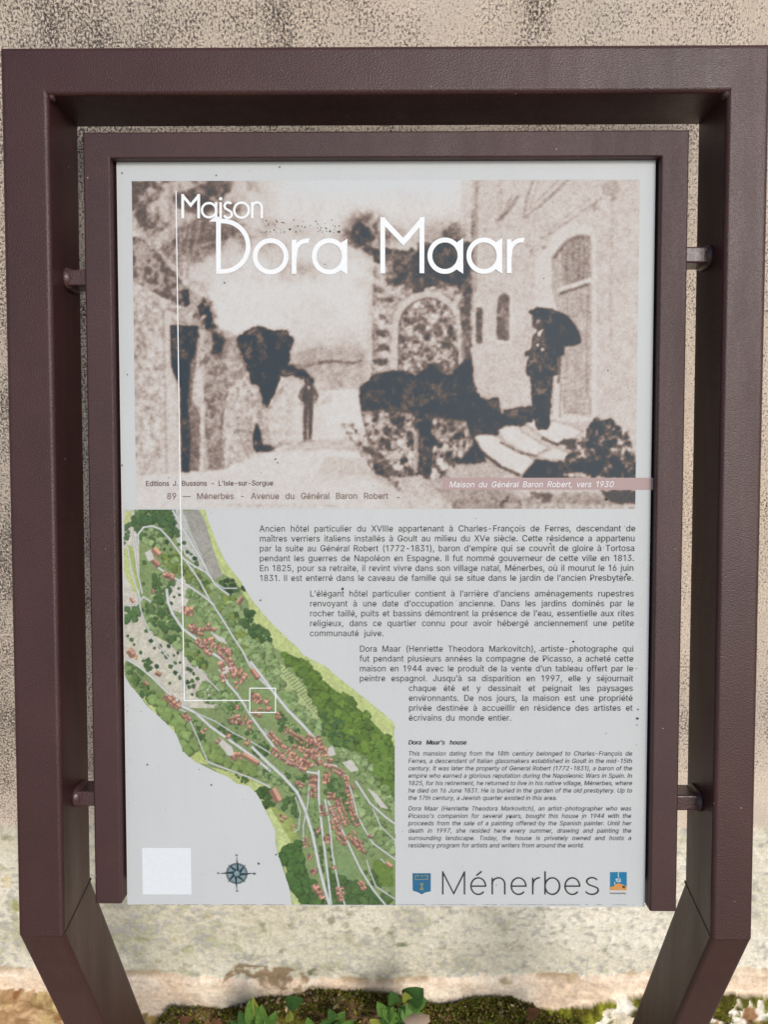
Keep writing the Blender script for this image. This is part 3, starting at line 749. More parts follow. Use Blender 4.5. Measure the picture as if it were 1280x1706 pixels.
# steps and the man with the umbrella
pc.poly(rough(Z4([(640, 700), (700, 625), (800, 640), (860, 640), (850, 720), (640, 720)]), 1, 5, 43), .03, .95)
for L, sd in ((Z4([(415, 522), (440, 510), (505, 512), (600, 560), (700, 632), (640, 702), (560, 668), (470, 610)]), 44), (Z4([(525, 490), (560, 474), (625, 470), (640, 500), (765, 572), (705, 610), (640, 590), (560, 545)]), 45), (Z4([(650, 458), (700, 440), (760, 442), (860, 470), (925, 495), (880, 532), (800, 556), (740, 525)]), 46), (Z4([(705, 612), (790, 572), (870, 600), (852, 632), (760, 630)]), 47)):
    pc.poly(rough(L, .7, 5, sd), .88); pc.line(L + L[:1], 3, .6, .6)
pc.line(Z4([(430, 575), (540, 660), (630, 702)]), 4, .16, .8); pc.line(Z4([(540, 548), (640, 600), (700, 612)]), 3, .3, .8); pc.line(Z4([(735, 528), (800, 558), (870, 536)]), 4, .25, .8)
UMB = Z2([(670, 722), (690, 710), (712, 702), (780, 709), (850, 742), (890, 785), (908, 830), (914, 862), (880, 876), (855, 880), (830, 884), (810, 850), (740, 800), (700, 770), (688, 735)])
pc.poly(rough(UMB, .5, 5, 48), .0)
pc.poly(rough(Z2([(684, 745), (735, 745), (738, 790), (715, 805), (690, 795)]), .5, 3, 49), .30); pc.poly(Z2([(705, 752), (722, 748), (725, 772), (708, 780)]), .7); pc.poly(Z2([(694, 750), (712, 742), (735, 745), (735, 755), (700, 760)]), .12)
pc.poly(rough(Z4([(690, 62), (715, 22), (745, 15), (830, 55), (836, 140), (806, 152), (802, 235), (782, 240), (770, 400), (768, 470), (755, 488), (716, 490), (704, 470), (700, 440), (690, 430), (680, 240), (660, 236), (664, 172), (686, 145), (652, 148), (655, 130), (686, 112)]), .5, 4, 50), .0)
pc.poly(Z4([(708, 45), (722, 28), (746, 16), (726, 58), (714, 62)]), .86)
for (x, y, r_) in ((712, 96, 3.6), (737, 117, 3.2)):
    q = Z4([(x, y)])[0]; pc.poly([(q[0] + r_ * math.cos(k), q[1] + r_ * 1.15 * math.sin(k)) for k in np.linspace(0, 6, 9)], .92)
pc.poly(Z4([(700, 150), (712, 135), (708, 165)]), .4); pc.line(Z4([(815, 150), (810, 270)]), 4, .28, .8); pc.line(Z4([(820, 280), (815, 430)]), 2.5, .5, .8); pc.line(Z4([(785, 240), (780, 420)]), 2, .5, .6)
pc.poly(rough(Z4([(598, 400), (680, 378), (690, 450), (610, 470)]), 1, 4, 51), .05, .9)
# bush at the lower right
BU = rough(Z4([(860, 600), (900, 540), (940, 500), (960, 450), (985, 425), (1010, 450), (1055, 432), (1085, 470), (1135, 500), (1150, 570), (1172, 620), (1172, 712), (840, 712), (828, 655)]), 1.8, 4, 52)
tmp.a[:] = 0; tmp.poly(BU, 1.0)
a_[..., 0] = a_[..., 0] * (1 - tmp.a[..., 0]) + tmp.a[..., 0] * np.clip(.30 + (n8 - .5) * 1.9 + (n4 - .5) * 1.2 - .2 * sstep(ys, 720, 790), .02, .82)
pc.poly(rough(Z4([(830, 540), (900, 530), (880, 580), (840, 580)]), 1.3, 4, 53), .15, .85); pc.poly(rough(Z4([(830, 690), (940, 690), (930, 706), (835, 708)]), 1, 4, 54), .85, .8)
# caption margin of the card
pc.poly([(222, 792), (600, 792), (760, 855), (222, 855)], .86, .55)
for k in range(60):
    g = nrand(900 + k); x = 338 + 225 * g.random(); y = 841 + 3 * g.random()
    pc.line([(x, y), (x + 1.5 + 3 * g.random(), y - 1 + 2 * g.random())], 1.6, .62, .6)
# the walker again, standing clear of the wall and the lane
pc.poly(rough([(492, 640), (540, 636), (545, 732), (488, 738)], 2, 6, 96), .84, .7)
pc.poly(rough([(534, 648), (556, 640), (552, 672), (536, 676)], 1.5, 5, 97), .70, .7, tex=blot)
pc.poly([(508, 630), (514, 628), (520, 631), (521, 637), (517, 641), (510, 640), (507, 636)], .10)
pc.poly([(507, 641), (520, 641), (524, 652), (521, 676), (507, 676), (503, 660)], .24); pc.poly([(511, 642), (517, 642), (515, 652)], .72)
pc.line([(505, 646), (499, 660), (503, 668)], 4, .42); pc.line([(522, 645), (529, 660), (524, 670)], 4, .42)
pc.poly([(506, 675), (514, 675), (512, 705), (511, 733), (505, 733), (506, 704)], .32); pc.poly([(514, 675), (521, 675), (521, 706), (519, 732), (514, 732), (514, 706)], .26)
pc.line([(502, 736), (524, 735)], 3, .5, .6)
# leafy fringes: dark masses thin out into brown
dk = sstep(-a_[..., 0], -.22, -.10); fr = blur(dk, 14)
lit_ = (xs < 850) * 1.0
a_[..., 0] -= fr * (1 - dk) * (.16 + .62 * sstep(n4 * .6 + n8 * .4, .44, .58)) * (.25 + .75 * lit_) * (np.hypot((xs - 513) / 26, (ys - 685) / 60) > 1)
# the old plate is soft and grainy: let every edge wander, then soften
wy = (fbm(H, W, 7, 201, 3) - .5) * 5.5; wx = (fbm(H, W, 7, 202, 3) - .5) * 5.5
wy *= .4; wx *= .4
yy, xx_ = np.mgrid[0:H, 0:W]
Lm = blur(a_[..., 0], 1)[np.clip(np.round(yy + wy).astype(int), 0, H - 1), np.clip(np.round(xx_ + wx).astype(int), 0, W - 1)]
Lm = blur(Lm, 1)
mid_ = np.clip(1 - np.abs(Lm - .45) / .45, 0, 1)
Lm = Lm + mid_ * ((n4 - .5) * .24 + (vnoise(H, W, 3, 207) - .5) * .14)
Lm = blur(Lm, 1)
Lm = Lm + (n8 - .5) * .10 + (n4 - .5) * .06
Lm = Lm + np.clip((.22 - Lm) / .2, 0, 1) * np.clip((n20 - .52) * 1.3 + (n8 - .5) * 1.1, -.05, .42)
Lm = np.clip(Lm + (nv_ - .5) * .07 + (nrand(3).random((H, W)) - .5) * .07, 0, 1)
stops = [0, .12, .28, .45, .62, .78, .9, 1.0]
cols = np.array([(48, 59, 68), (58, 64, 70), (84, 75, 71), (122, 104, 96), (164, 149, 140), (198, 188, 181), (208, 205, 202), (213, 213, 212)]) / 255.
pc.a = np.stack([np.interp(Lm, stops, cols[:, i]) for i in range(3)], -1)
# the card fades into the sheet at the upper middle, as printed
fade = sstep(xs, 440, 520) * sstep(-xs, -790, -740) * sstep(-ys, -345, -300)
pc.a = pc.a * (1 - fade[..., None]) + np.array((206, 209, 211)) / 255 * fade[..., None]
GAIN = np.array((.885, .89, .89))
PRINT_A = pc.mesh('old_photograph', M_PRINT, panel, gain=GAIN)

# ------------------------------------------------------------------ the printed aerial plan of the village
def V5(L): return [(190 + x / 4.923, 840 + y / 4.923) for x, y in L]
def V6(L): return [(190 + x / 4.738, 1160 + y / 4.738) for x, y in L]
def V7(L): return [(420 + x / 3.877, 1080 + y / 3.877) for x, y in L]
OUT = [(206, 849), (342, 849)] + V5([(770, 120), (800, 200), (850, 330), (910, 460), (1040, 630), (1130, 780), (1280, 960)]) + V7([(300, 0), (330, 40), (480, 120), (560, 190), (640, 250), (720, 315), (800, 380), (920, 480)]) + [(658, 1300), (659, 1508), (486, 1508)] + V7([(240, 1560), (210, 1460), (170, 1350), (150, 1260), (150, 1190), (100, 1080), (40, 960), (0, 900)]) + V6([(1110, 760), (1060, 710), (960, 690), (900, 640), (760, 580), (620, 510), (570, 465), (540, 440), (530, 400), (480, 290), (400, 210), (240, 60), (200, 0)]) + V5([(130, 1490), (90, 1420), (85, 1380)]) + [(206.5, 1100)]
q0 = np.array([Pp(x, y, WP) for x, y in OUT])
vm = Canvas(q0[:, 0].min(), q0[:, 0].max(), q0[:, 1].min(), q0[:, 1].max(), .0008, WP + .0002, 3)
H, W = vm.H, vm.W
vm.a[:] = np.array((128, 148, 96)) / 255
def c255(*c): return np.array(c, float) / 255
LG = c255(188, 200, 132); MG = c255(136, 160, 104); DG = c255(74, 104, 56); DD = c255(48, 74, 44); OL = c255(120, 140, 66); PALE = c255(206, 202, 190); ROAD = c255(214, 217, 216); GREY = c255(160, 158, 150); PAT = c255(150, 172, 118)
# pale ground of the left and upper slopes
vm.poly(V5([(60, 40), (160, 40), (200, 230), (210, 740), (60, 1420)]), PALE)
vm.poly(V5([(70, 980), (230, 900), (330, 1080), (560, 1200), (760, 1400), (900, 1674), (560, 1674), (390, 1500), (200, 1330), (80, 1280)]), c255(200, 196, 180))
vm.poly(V5([(440, 680), (620, 560), (620, 760), (560, 900), (430, 850)]), PALE)
vm.poly(V5([(470, 40), (560, 40), (800, 620), (740, 560), (540, 380), (500, 260)]), c255(190, 194, 184))
vm.poly(V5([(560, 60), (700, 40), (780, 200), (850, 400), (900, 570), (830, 620), (790, 590), (650, 260)]), GREY)
vm.poly(V5([(690, 40), (760, 40), (800, 200), (850, 330), (910, 460), (1040, 630), (1130, 780), (1280, 960), (1280, 1080), (1130, 980), (1100, 800), (1000, 640), (880, 560), (800, 330), (740, 120)]), LG)
vm.poly(V7([(290, 0), (480, 120), (640, 250), (920, 480), (930, 640), (890, 600), (820, 520), (720, 420), (600, 320), (440, 200), (380, 110), (290, 60), (200, 20), (150, -40)]), LG)
vm.poly(V5([(95, 60), (150, 60), (80, 250), (64, 200)]), LG); vm.poly(V5([(70, 380), (100, 350), (190, 740), (160, 720), (80, 560)]), LG); vm.poly(V5([(105, 330), (150, 350), (225, 700), (190, 700)]), c255(160, 178, 98))
vm.poly(V6([(200, 0), (240, 0), (480, 240), (560, 460), (730, 500), (740, 540), (620, 520), (540, 440), (400, 220)]), LG); vm.poly(V6([(560, 460), (650, 420), (735, 500), (730, 530)]), c255(176, 190, 116))
vm.poly(V6([(760, 560), (960, 610), (1130, 670), (1232, 700), (1232, 980), (1110, 760), (960, 690)]), c255(186, 196, 126))
vm.poly(V7([(-10, 850), (40, 900), (100, 1000), (260, 1100), (300, 1250), (330, 1600), (260, 1660), (240, 1560), (150, 1190)]), c255(150, 164, 92)); vm.poly(V7([(0, 860), (40, 960), (150, 1190), (160, 1300), (230, 1480), (260, 1660), (340, 1660), (300, 1560), (220, 1430), (190, 1340), (250, 1250), (130, 1050), (40, 880)]), c255(190, 202, 138))
vm.poly([(440, 1028), (452, 1036), (500, 1081), (545, 1112), (530, 1112), (490, 1098), (455, 1078), (436, 1050)], LG)
# fields and woods
vm.poly(V7([(150, 90), (200, 110), (340, 240), (440, 360), (450, 450), (430, 500), (330, 430), (230, 290), (140, 160)]), c255(170, 184, 128))
vm.poly(V7([(200, 20), (290, 60), (380, 110), (440, 200), (600, 320), (720, 420), (820, 520), (900, 610), (920, 640), (920, 1140), (850, 950), (760, 880), (760, 700), (640, 660), (500, 620), (440, 480), (420, 330), (300, 130), (210, 80)]), c255(92, 122, 50))
vm.poly(V7([(540, 1260), (640, 1300), (700, 1420), (660, 1500), (560, 1500), (520, 1400)]), c255(124, 148, 98)); vm.poly(V7([(790, 1360), (910, 1400), (915, 1540), (820, 1540), (770, 1440)]), c255(104, 130, 60)); vm.poly(V7([(720, 1150), (860, 1130), (920, 1200), (920, 1350), (800, 1290)]), c255(126, 150, 100))
vm.poly(rough(V7([(200, 1290), (300, 1250), (330, 1330), (350, 1440), (480, 1660), (330, 1660), (250, 1560), (220, 1420), (160, 1350)]), 1.2, 4, 70), DG)
vm.poly(V7([(480, 1460), (640, 1500), (760, 1540), (860, 1650), (480, 1660)]), DG)
vm.poly(V7([(400, 980), (440, 1000), (430, 1140), (370, 1110), (365, 1000)]), MG); vm.poly(V7([(500, 1060), (530, 1060), (560, 1180), (520, 1250)]), MG)
# speckled paint texture in the greens
tex1 = fbm(H, W, 3, 80, 2)[..., None]; tex2 = fbm(H, W, 14, 81, 3)[..., None]
vm.a *= (.86 + .16 * tex1 + .12 * tex2)
# tree crowns: dark rim, lighter head
def tree(pt, r, col, sd, rim=.66):
    r = r * .78 if r > 2.4 else r
    c = vm.to([pt])[0]; r = r / 1.19
    vm.blob((c[0] + r * .12, c[1] + r * .18), r * 1.12, col * rim, .8, .3, sd)
    vm.blob((c[0] - r * .05, c[1] - r * .08), r * .96, col, .95, .3, sd + 1)
    if r > 4: 
        g = nrand(sd + 9)
        for k in range(3): vm.blob((c[0] + (g.random() - .6) * r, c[1] + (g.random() - .6) * r), r * .32, np.clip(col * 1.07, 0, 1), .6, .3, sd + 20 + k)
def inside(p, poly):
    x, y = p; r = False
    for i in range(len(poly)):
        ax, ay = poly[i]; bx_, by_ = poly[(i + 1) % len(poly)]
        if (ay > y) != (by_ > y) and x < (bx_ - ax) * (y - ay) / (by_ - ay) + ax: r = not r
    return r
def wood(poly, n, r0, r1, cols_, sd):
    g = nrand(sd); q = np.array(poly); k = 0; it = 0; L = []
    n = int(n * 1.6)
    while k < n and it < 9000:
        it += 1
        p = (q[:, 0].min() + g.random() * np.ptp(q[:, 0]), q[:, 1].min() + g.random() * np.ptp(q[:, 1]))
        if inside(p, poly): L.append(p); k += 1
    for j, p in enumerate(sorted(L, key=lambda t: t[1])):
        tree(p, r0 + (r1 - r0) * g.random(), np.array(cols_[int(g.integers(0, len(cols_)))]) * (.92 + .16 * g.random()), sd * 100 + j)
G3 = [MG, PAT, c255(116, 142, 86)]
wood(V5([(150, 40), (460, 40), (520, 200), (480, 280), (380, 180), (280, 165), (190, 230), (150, 200)]), 40, 5, 9, [DG, c255(70, 100, 62), c255(84, 112, 66)], 1)
wood(V5([(66, 190), (140, 150), (120, 260), (75, 340)]), 8, 3, 5, [c255(88, 118, 74)], 2)
wood(V5([(210, 240), (290, 190), (380, 200), (410, 300), (380, 360), (250, 350)]), 16, 5, 9, [MG, DG, PAT], 3)
wood(V5([(390, 420), (520, 370), (620, 480), (700, 640), (620, 640), (500, 560), (400, 500)]), 26, 4, 8, [OL, MG, c255(104, 126, 62)], 4)
wood(V5([(280, 540), (350, 560), (500, 640), (460, 720), (330, 760), (310, 640)]), 20, 4, 7, [DG, MG, c255(84, 112, 66)], 5)
wood(V5([(250, 780), (430, 720), (470, 900), (560, 1080), (560, 1200), (480, 1130), (340, 1080), (270, 980)]), 40, 4, 9, [MG, PAT, DG, c255(92, 120, 70)], 6)
wood(V5([(620, 520), (720, 600), (790, 640), (770, 760), (690, 640)]), 16, 4, 6, [DG, OL], 7)
wood(V5([(580, 700), (700, 740), (830, 860), (990, 1060), (1090, 1380), (1000, 1360), (920, 1150), (820, 1020), (700, 900), (600, 800)]), 60, 4, 8, G3, 8)
wood(V5([(790, 660), (960, 740), (1130, 980), (1280, 1120), (1280, 1480), (1100, 1280), (980, 1040), (860, 860)]), 66, 5, 10, G3 + [OL], 9)
wood(V5([(850, 620), (960, 610), (1010, 690), (1090, 660), (1080, 700), (940, 740), (840, 660)]), 16, 3, 6, [DG, DD], 10)
wood(V5([(980, 880), (1130, 870), (1160, 980), (1280, 1080), (1270, 1130), (1150, 1100), (1060, 980)]), 22, 4, 7, [DG, c255(60, 92, 48)], 11)
wood(V5([(560, 1100), (640, 1140), (760, 1280), (740, 1340), (640, 1300), (580, 1220)]), 22, 4, 7, [MG, OL, DG], 12)
wood(V5([(740, 1380), (860, 1420), (980, 1560), (1060, 1674), (840, 1674), (700, 1580), (690, 1460)]), 40, 3, 8, G3 + [DG], 13)
wood(V5([(75, 850), (200, 830), (210, 920), (90, 980)]), 10, 5, 8, [c255(84, 118, 66)], 14)
wood(V5([(230, 1280), (310, 1260), (320, 1320), (270, 1360)]), 5, 3, 6, [DG], 15)
wood(V5([(100, 1290), (260, 1380), (230, 1400), (110, 1320)]), 14, 2, 4, [c255(90, 118, 66)], 16)
wood(V5([(95, 1330), (180, 1400), (300, 1540), (350, 1540), (400, 1600), (380, 1674), (260, 1620), (140, 1450)]), 26, 4, 6, [DG, c255(96, 124, 66)], 17)
wood(V6([(290, 20), (420, 30), (560, 210), (660, 400), (600, 430), (540, 430), (490, 290), (380, 150)]), 20, 7, 12, [c255(132, 158, 92), c255(122, 148, 84)], 18)
wood(V6([(620, 190), (660, 190), (720, 380), (700, 400), (650, 300)]), 12, 4, 7, [DG, MG], 19)
wood(V6([(710, 380), (780, 380), (880, 500), (1110, 560), (1130, 640), (1020, 620), (840, 520), (720, 460)]), 24, 6, 11, [c255(126, 150, 84)], 20)
wood(V6([(860, 90), (950, 80), (1000, 270), (940, 240), (880, 160)]), 14, 3, 6, [DG, MG], 21)
wood(V6([(740, 210), (860, 220), (1000, 320), (990, 390), (860, 290)]), 14, 2.5, 5, [DG], 22)
wood(V6([(1030, 270), (1160, 250), (1160, 330), (1060, 320)]), 10, 4, 6, [MG, DG], 23); wood(V6([(1110, 400), (1210, 400), (1210, 460), (1120, 460)]), 6, 5, 7, [DG], 24)
wood(V6([(1180, 560), (1232, 560), (1232, 690), (1130, 620)]), 8, 3, 6, [MG], 25); wood(V6([(1010, 630), (1060, 640), (1050, 690), (1005, 690)]), 5, 2.5, 4, [DG], 26); wood(V6([(1120, 710), (1190, 720), (1215, 860), (1150, 850)]), 7, 4, 7, [DG], 27)
wood(V7([(-20, 40), (130, 40), (210, 240), (380, 440), (440, 480), (430, 560), (330, 480), (180, 320), (60, 160)]), 60, 5, 9, G3, 28)
wood(V7([(190, 30), (290, 60), (380, 110), (440, 200), (600, 320), (720, 420), (820, 520), (890, 610), (860, 700), (700, 660), (560, 480), (440, 400), (330, 190), (220, 100)]), 90, 6, 12, [c255(92, 122, 48), c255(104, 134, 54), c255(82, 110, 46)], 29)
wood(V7([(440, 400), (520, 420), (640, 520), (650, 640), (560, 620), (470, 600)]), 30, 5, 9, [c255(70, 104, 58), c255(96, 124, 56)], 30)
wood(V7([(770, 600), (900, 620), (910, 860), (780, 840), (760, 700)]), 26, 6, 11, [c255(96, 128, 52), c255(104, 134, 60)], 31)
wood(V7([(520, 640), (680, 680), (800, 780), (920, 1000), (920, 1110), (800, 980), (700, 860), (640, 760), (540, 720)]), 50, 4, 8, G3, 32)
wood(V7([(480, 840), (600, 840), (650, 1000), (700, 1130), (640, 1150), (560, 980), (470, 930)]), 40, 4, 7, [c255(104, 132, 80), DG], 33)
wood(V7([(640, 880), (700, 920), (830, 1130), (920, 1200), (920, 1340), (800, 1280), (700, 1120)]), 36, 5, 9, G3, 34)
wood(V7([(640, 1200), (760, 1220), (800, 1320), (720, 1340)]), 12, 5, 8, [c255(126, 150, 100)], 35)
wood(V7([(480, 1450), (640, 1500), (780, 1560), (900, 1600), (920, 1660), (480, 1660)]), 34, 5, 9, [DG, c255(84, 112, 62)], 36)
wood(V7([(200, 1290), (300, 1250), (350, 1440), (480, 1660), (330, 1660), (250, 1560), (190, 1360)]), 50, 6, 9, [c255(70, 104, 50), c255(76, 110, 54)], 37)
wood(V7([(70, 750), (200, 780), (320, 960), (280, 980), (200, 900), (100, 860)]), 24, 4, 8, [MG, DG], 38)
wood(V7([(160, 400), (300, 520), (420, 650), (280, 620), (180, 560)]), 30, 3, 6, [MG, DG], 39)
wood(V7([(250, 790), (400, 840), (360, 980), (300, 900)]), 16, 3, 6, [DG, MG], 40)
wood(V7([(365, 990), (430, 990), (430, 1130), (370, 1120)]), 14, 4, 7, [c255(120, 146, 92)], 41)
wood(V7([(0, 630), (100, 630), (100, 680), (20, 690)]), 5, 5, 7, [DG], 42); wood(V7([(20, 890), (120, 900), (130, 1010), (60, 1020)]), 8, 4, 8, [c255(66, 96, 44)], 43); wood(V7([(200, 950), (280, 960), (300, 1090), (200, 1060)]), 7, 4, 7, [DG], 44)
wood(V7([(370, 1150), (440, 1180), (470, 1480), (440, 1480)]), 12, 3, 5, [DG], 45); wood(V7([(490, 1270), (520, 1280), (540, 1560), (500, 1560)]), 10, 3, 5, [DG], 46); wood(V7([(700, 1400), (760, 1420), (830, 1540), (780, 1540)]), 8, 4, 6, [DG], 47)
# little dark orchard trees on the pale slopes
g = nrand(77)
for (x, y) in [(430, 310), (410, 370), (465, 370), (450, 425), (520, 255), (530, 330), (570, 315), (600, 390), (630, 410), (660, 445), (675, 485), (740, 545), (245, 480), (240, 650), (460, 700), (490, 760), (535, 745), (530, 690), (465, 812), (260, 1040), (110, 1080), (140, 1110), (160, 1150), (330, 1180), (300, 1120), (445, 1165), (430, 1250), (400, 1215), (490, 1240), (520, 1220), (460, 1330), (500, 1300), (540, 1300), (500, 1380), (540, 1420), (350, 1330), (215, 1215), (455, 1470), (600, 1460), (640, 1450), (650, 1490), (610, 1500), (640, 1560), (680, 1430), (650, 1390), (605, 1350), (625, 1360), (375, 1165), (225, 870)]:
    tree(V5([(x, y)])[0], 2.5 + 2.3 * g.random(), [DG, DD, c255(70, 92, 62)][int(g.integers(0, 3))], int(x + y) * 3)
for (x, y) in [(130, 1240), (115, 1350), (1185, 365), (870, 395), (1000, 330), (965, 620), (980, 640)]: tree(V6([(x, y)])[0], 3, DG, int(x))
# vineyard dots
for i in range(11):
    for j in range(20):
        x, y = 160 + j * 14 + i * 15, 115 + j * 17 - i * 9
        if inside((x, y), [(160, 90), (210, 120), (350, 250), (440, 350), (450, 450), (430, 470), (330, 370), (240, 250)]): tree(V7([(x, y)])[0], 1.15, c255(92, 112, 64), i * 40 + j, .9)
# roads
def road(L, w_, c=ROAD): vm.line(L, w_ * .5 + 1.4, c * .55, .5); vm.line(L, w_ * .5, c, .95)
for L, w_ in ((V5([(200, 330), (195, 250), (240, 190), (310, 178), (380, 205), (450, 280), (560, 430), (640, 540), (700, 630), (780, 780), (880, 930), (970, 1080), (1050, 1200), (1110, 1320), (1200, 1440), (1290, 1530)]), 4.5),
    (V5([(480, 50), (560, 200), (640, 330), (720, 460), (790, 600), (830, 660), (940, 745)]), 5), (V5([(550, 80), (620, 230), (700, 400)]), 2.5), (V5([(560, 440), (660, 510), (760, 560), (800, 610)]), 5), (V5([(840, 650), (900, 690), (1010, 690)]), 3),
    (V5([(330, 500), (420, 560), (520, 620), (640, 690), (740, 760), (820, 830)]), 5), (V5([(430, 700), (440, 800), (480, 900), (560, 1020), (680, 1110), (800, 1220), (900, 1280), (960, 1340)]), 7), (V5([(900, 1380), (930, 1470), (1010, 1560), (1080, 1660)]), 6),
    (V5([(80, 830), (180, 830), (240, 760), (300, 800)]), 4), (V5([(200, 740), (215, 860), (250, 960), (310, 1090), (420, 1230), (540, 1380), (600, 1520)]), 3), (V5([(110, 350), (140, 560), (200, 740), (220, 800)]), 4), (V5([(150, 240), (190, 560), (230, 730)]), 4),
    (V5([(80, 1260), (200, 1330), (310, 1420), (430, 1540), (520, 1610), (600, 1680)]), 5), (V5([(600, 1320), (720, 1390), (860, 1530)]), 3), (V5([(560, 1200), (570, 1500), (600, 1674)]), 2.5),
    (V6([(500, 100), (560, 120), (620, 240), (680, 380), (740, 520)]), 3), (V6([(520, 70), (640, 130), (760, 240), (900, 340), (1000, 410), (1110, 490), (1232, 590)]), 7), (V6([(640, 130), (800, 200), (940, 290), (1100, 370), (1232, 450)]), 3), (V6([(740, 520), (900, 580), (1090, 650), (1232, 720)]), 4), (V6([(980, 0), (1060, 130), (1130, 230), (1232, 330)]), 4),
    (V7([(-10, 90), (60, 180), (150, 300), (230, 400), (330, 500), (400, 580), (430, 650)]), 8), (V7([(0, 450), (80, 560), (150, 650), (240, 740), (360, 800), (430, 810)]), 6), (V7([(80, 520), (200, 640), (330, 740), (430, 760)]), 2.5), (V7([(430, 560), (435, 740)]), 4),
    (V7([(440, 740), (540, 760), (610, 830), (650, 960), (680, 1080), (720, 1160), (780, 1260), (930, 1370)]), 4), (V7([(430, 790), (430, 960), (450, 1160), (480, 1400), (510, 1660)]), 6), (V7([(470, 980), (500, 1130), (520, 1340), (560, 1540), (600, 1660)]), 4.5), (V7([(490, 990), (560, 1130), (620, 1260), (700, 1430), (780, 1560), (870, 1670)]), 5),
    (V7([(0, 640), (100, 740), (200, 830), (290, 930), (340, 1040), (390, 1200), (430, 1400), (470, 1560), (500, 1660)]), 8), (V7([(370, 870), (360, 1000), (330, 1150), (330, 1250)]), 3), (V7([(280, 960), (310, 1060), (300, 1170), (270, 1190)]), 2.5), (V7([(670, 860), (760, 1000), (860, 1090), (930, 1140)]), 5), (V7([(780, 1040), (830, 1150), (920, 1240)]), 3), (V7([(740, 1370), (760, 1440), (800, 1540), (920, 1620)]), 3), (V7([(830, 1360), (860, 1390)]), 2.5)):
    road(L, w_)
for L in (V7([(580, 740), (640, 720), (690, 790), (640, 800)]), V7([(470, 660), (520, 630), (540, 690), (500, 700)]), V5([(850, 1360), (940, 1320), (960, 1360), (900, 1400)]), V5([(280, 470), (250, 400), (300, 370), (330, 450)]), V7([(740, 900), (800, 940), (880, 1040), (830, 1030)]), V6([(840, 330), (930, 400), (950, 470), (900, 470), (830, 380)]), V5([(780, 1040), (900, 1100), (930, 1150), (850, 1120)])):
    vm.poly(L, c255(214, 208, 206), .9)
# tiled roofs: two tones to each roof and a dark line on its shaded side
def house(pt, w_, l_, ang, sd):
    g = nrand(sd); c = vm.to([pt])[0]; k = .84
    hue = np.array((192, 142, 122)) / 255 * (.84 + .26 * g.random()); hue = hue * np.array((1, 1 + .06 * (g.random() - .5), 1 + .1 * (g.random() - .5)))
    e = np.array([math.cos(ang), math.sin(ang)]); n = np.array([-e[1], e[0]]); a, b = e * l_ * k / 2, n * w_ * k / 2
    vm.poly([c - a - b + .7, c + a - b + .7, c + a + b + .9, c - a + b + .9], c255(88, 68, 62), .75, cells=True)
    vm.poly([c - a - b, c + a - b, c + a, c - a], np.clip(hue * 1.12, 0, 1), 1, cells=True)
    vm.poly([c - a, c + a, c + a + b, c - a + b], hue * .74, 1, cells=True)
def row(L, step, w_, sd, jit=1.0, off=0.0, twin=True):
    if twin: row(L, step * 1.3, w_ * .75, sd + 300, jit * 1.3, off + (5.5 if sd % 2 else -5.5), False)
    g = nrand(sd); q = [np.array(p) for p in L]; k = 0
    for i in range(len(q) - 1):
        d = q[i + 1] - q[i]; n = max(1, int(np.hypot(*d) / step)); nn_ = np.array([-d[1], d[0]]) / np.hypot(*d)
        for j in range(n):
            p = q[i] + d * (j + .5) / n + nn_ * (off + jit * g.normal())
            house(tuple(p), w_ * (.8 + .5 * g.random()), step * (.75 + .4 * g.random()), math.atan2(d[1], d[0]) + (0 if g.random() > .35 else math.pi / 2), sd * 91 + k); k += 1
row(V7([(110, 540), (180, 620), (270, 700), (390, 760)]), 6, 7, 1, .8, -1); row(V7([(120, 660), (230, 740), (350, 790)]), 6, 6, 2, .8)
row(V7([(260, 620), (340, 660), (420, 690)]), 6, 7, 3); row(V7([(340, 580), (420, 630)]), 6, 6, 4); row(V7([(420, 570), (460, 640), (480, 700)]), 6, 7, 5); row(V7([(330, 690), (420, 720), (440, 760)]), 7, 8, 6); row(V7([(380, 640), (430, 700)]), 6, 7, 7)
row(V7([(455, 760), (530, 790), (590, 830), (620, 920)]), 6, 6, 8); row(V7([(480, 720), (520, 720)]), 5, 6, 9); row(V7([(470, 800), (470, 870)]), 6, 8, 10); row(V7([(410, 820), (400, 900), (405, 970)]), 7, 9, 11); row(V7([(370, 830), (390, 860)]), 6, 7, 12)
row(V7([(620, 900), (640, 1010), (680, 1110), (700, 1150)]), 6, 5.5, 13); row(V7([(480, 960), (540, 970), (570, 1060), (600, 1150)]), 6, 6, 14); row(V7([(530, 1100), (570, 1200), (610, 1270)]), 6, 7, 15); row(V7([(620, 1200), (680, 1280), (720, 1330)]), 6, 7, 16); row(V7([(460, 1010), (470, 1090)]), 7, 7, 17); row(V7([(500, 1020), (560, 1150)]), 6, 5, 18)
row(V7([(210, 510), (280, 560), (380, 620)]), 6, 5, 19, .7); row(V7([(270, 870), (330, 900)]), 6, 6, 20); row(V7([(490, 1200), (490, 1260)]), 6, 7, 21); row(V7([(510, 1400), (520, 1440)]), 6, 6, 22); row(V7([(410, 1520), (450, 1580), (470, 1620)]), 7, 8, 23); row(V7([(545, 1540), (570, 1640)]), 6, 6, 24); row(V7([(690, 1500), (740, 1550)]), 6, 6, 25); row(V7([(330, 1220), (350, 1290)]), 5, 5, 26); row(V7([(360, 1330), (395, 1345)]), 6, 8, 27); row(V7([(380, 1440), (400, 1460)]), 6, 8, 28); row(V7([(180, 1080), (220, 1100)]), 5, 7, 29); row(V7([(410, 1180), (440, 1190)]), 5, 6, 30); row(V7([(250, 1140), (280, 1160)]), 5, 4, 31)
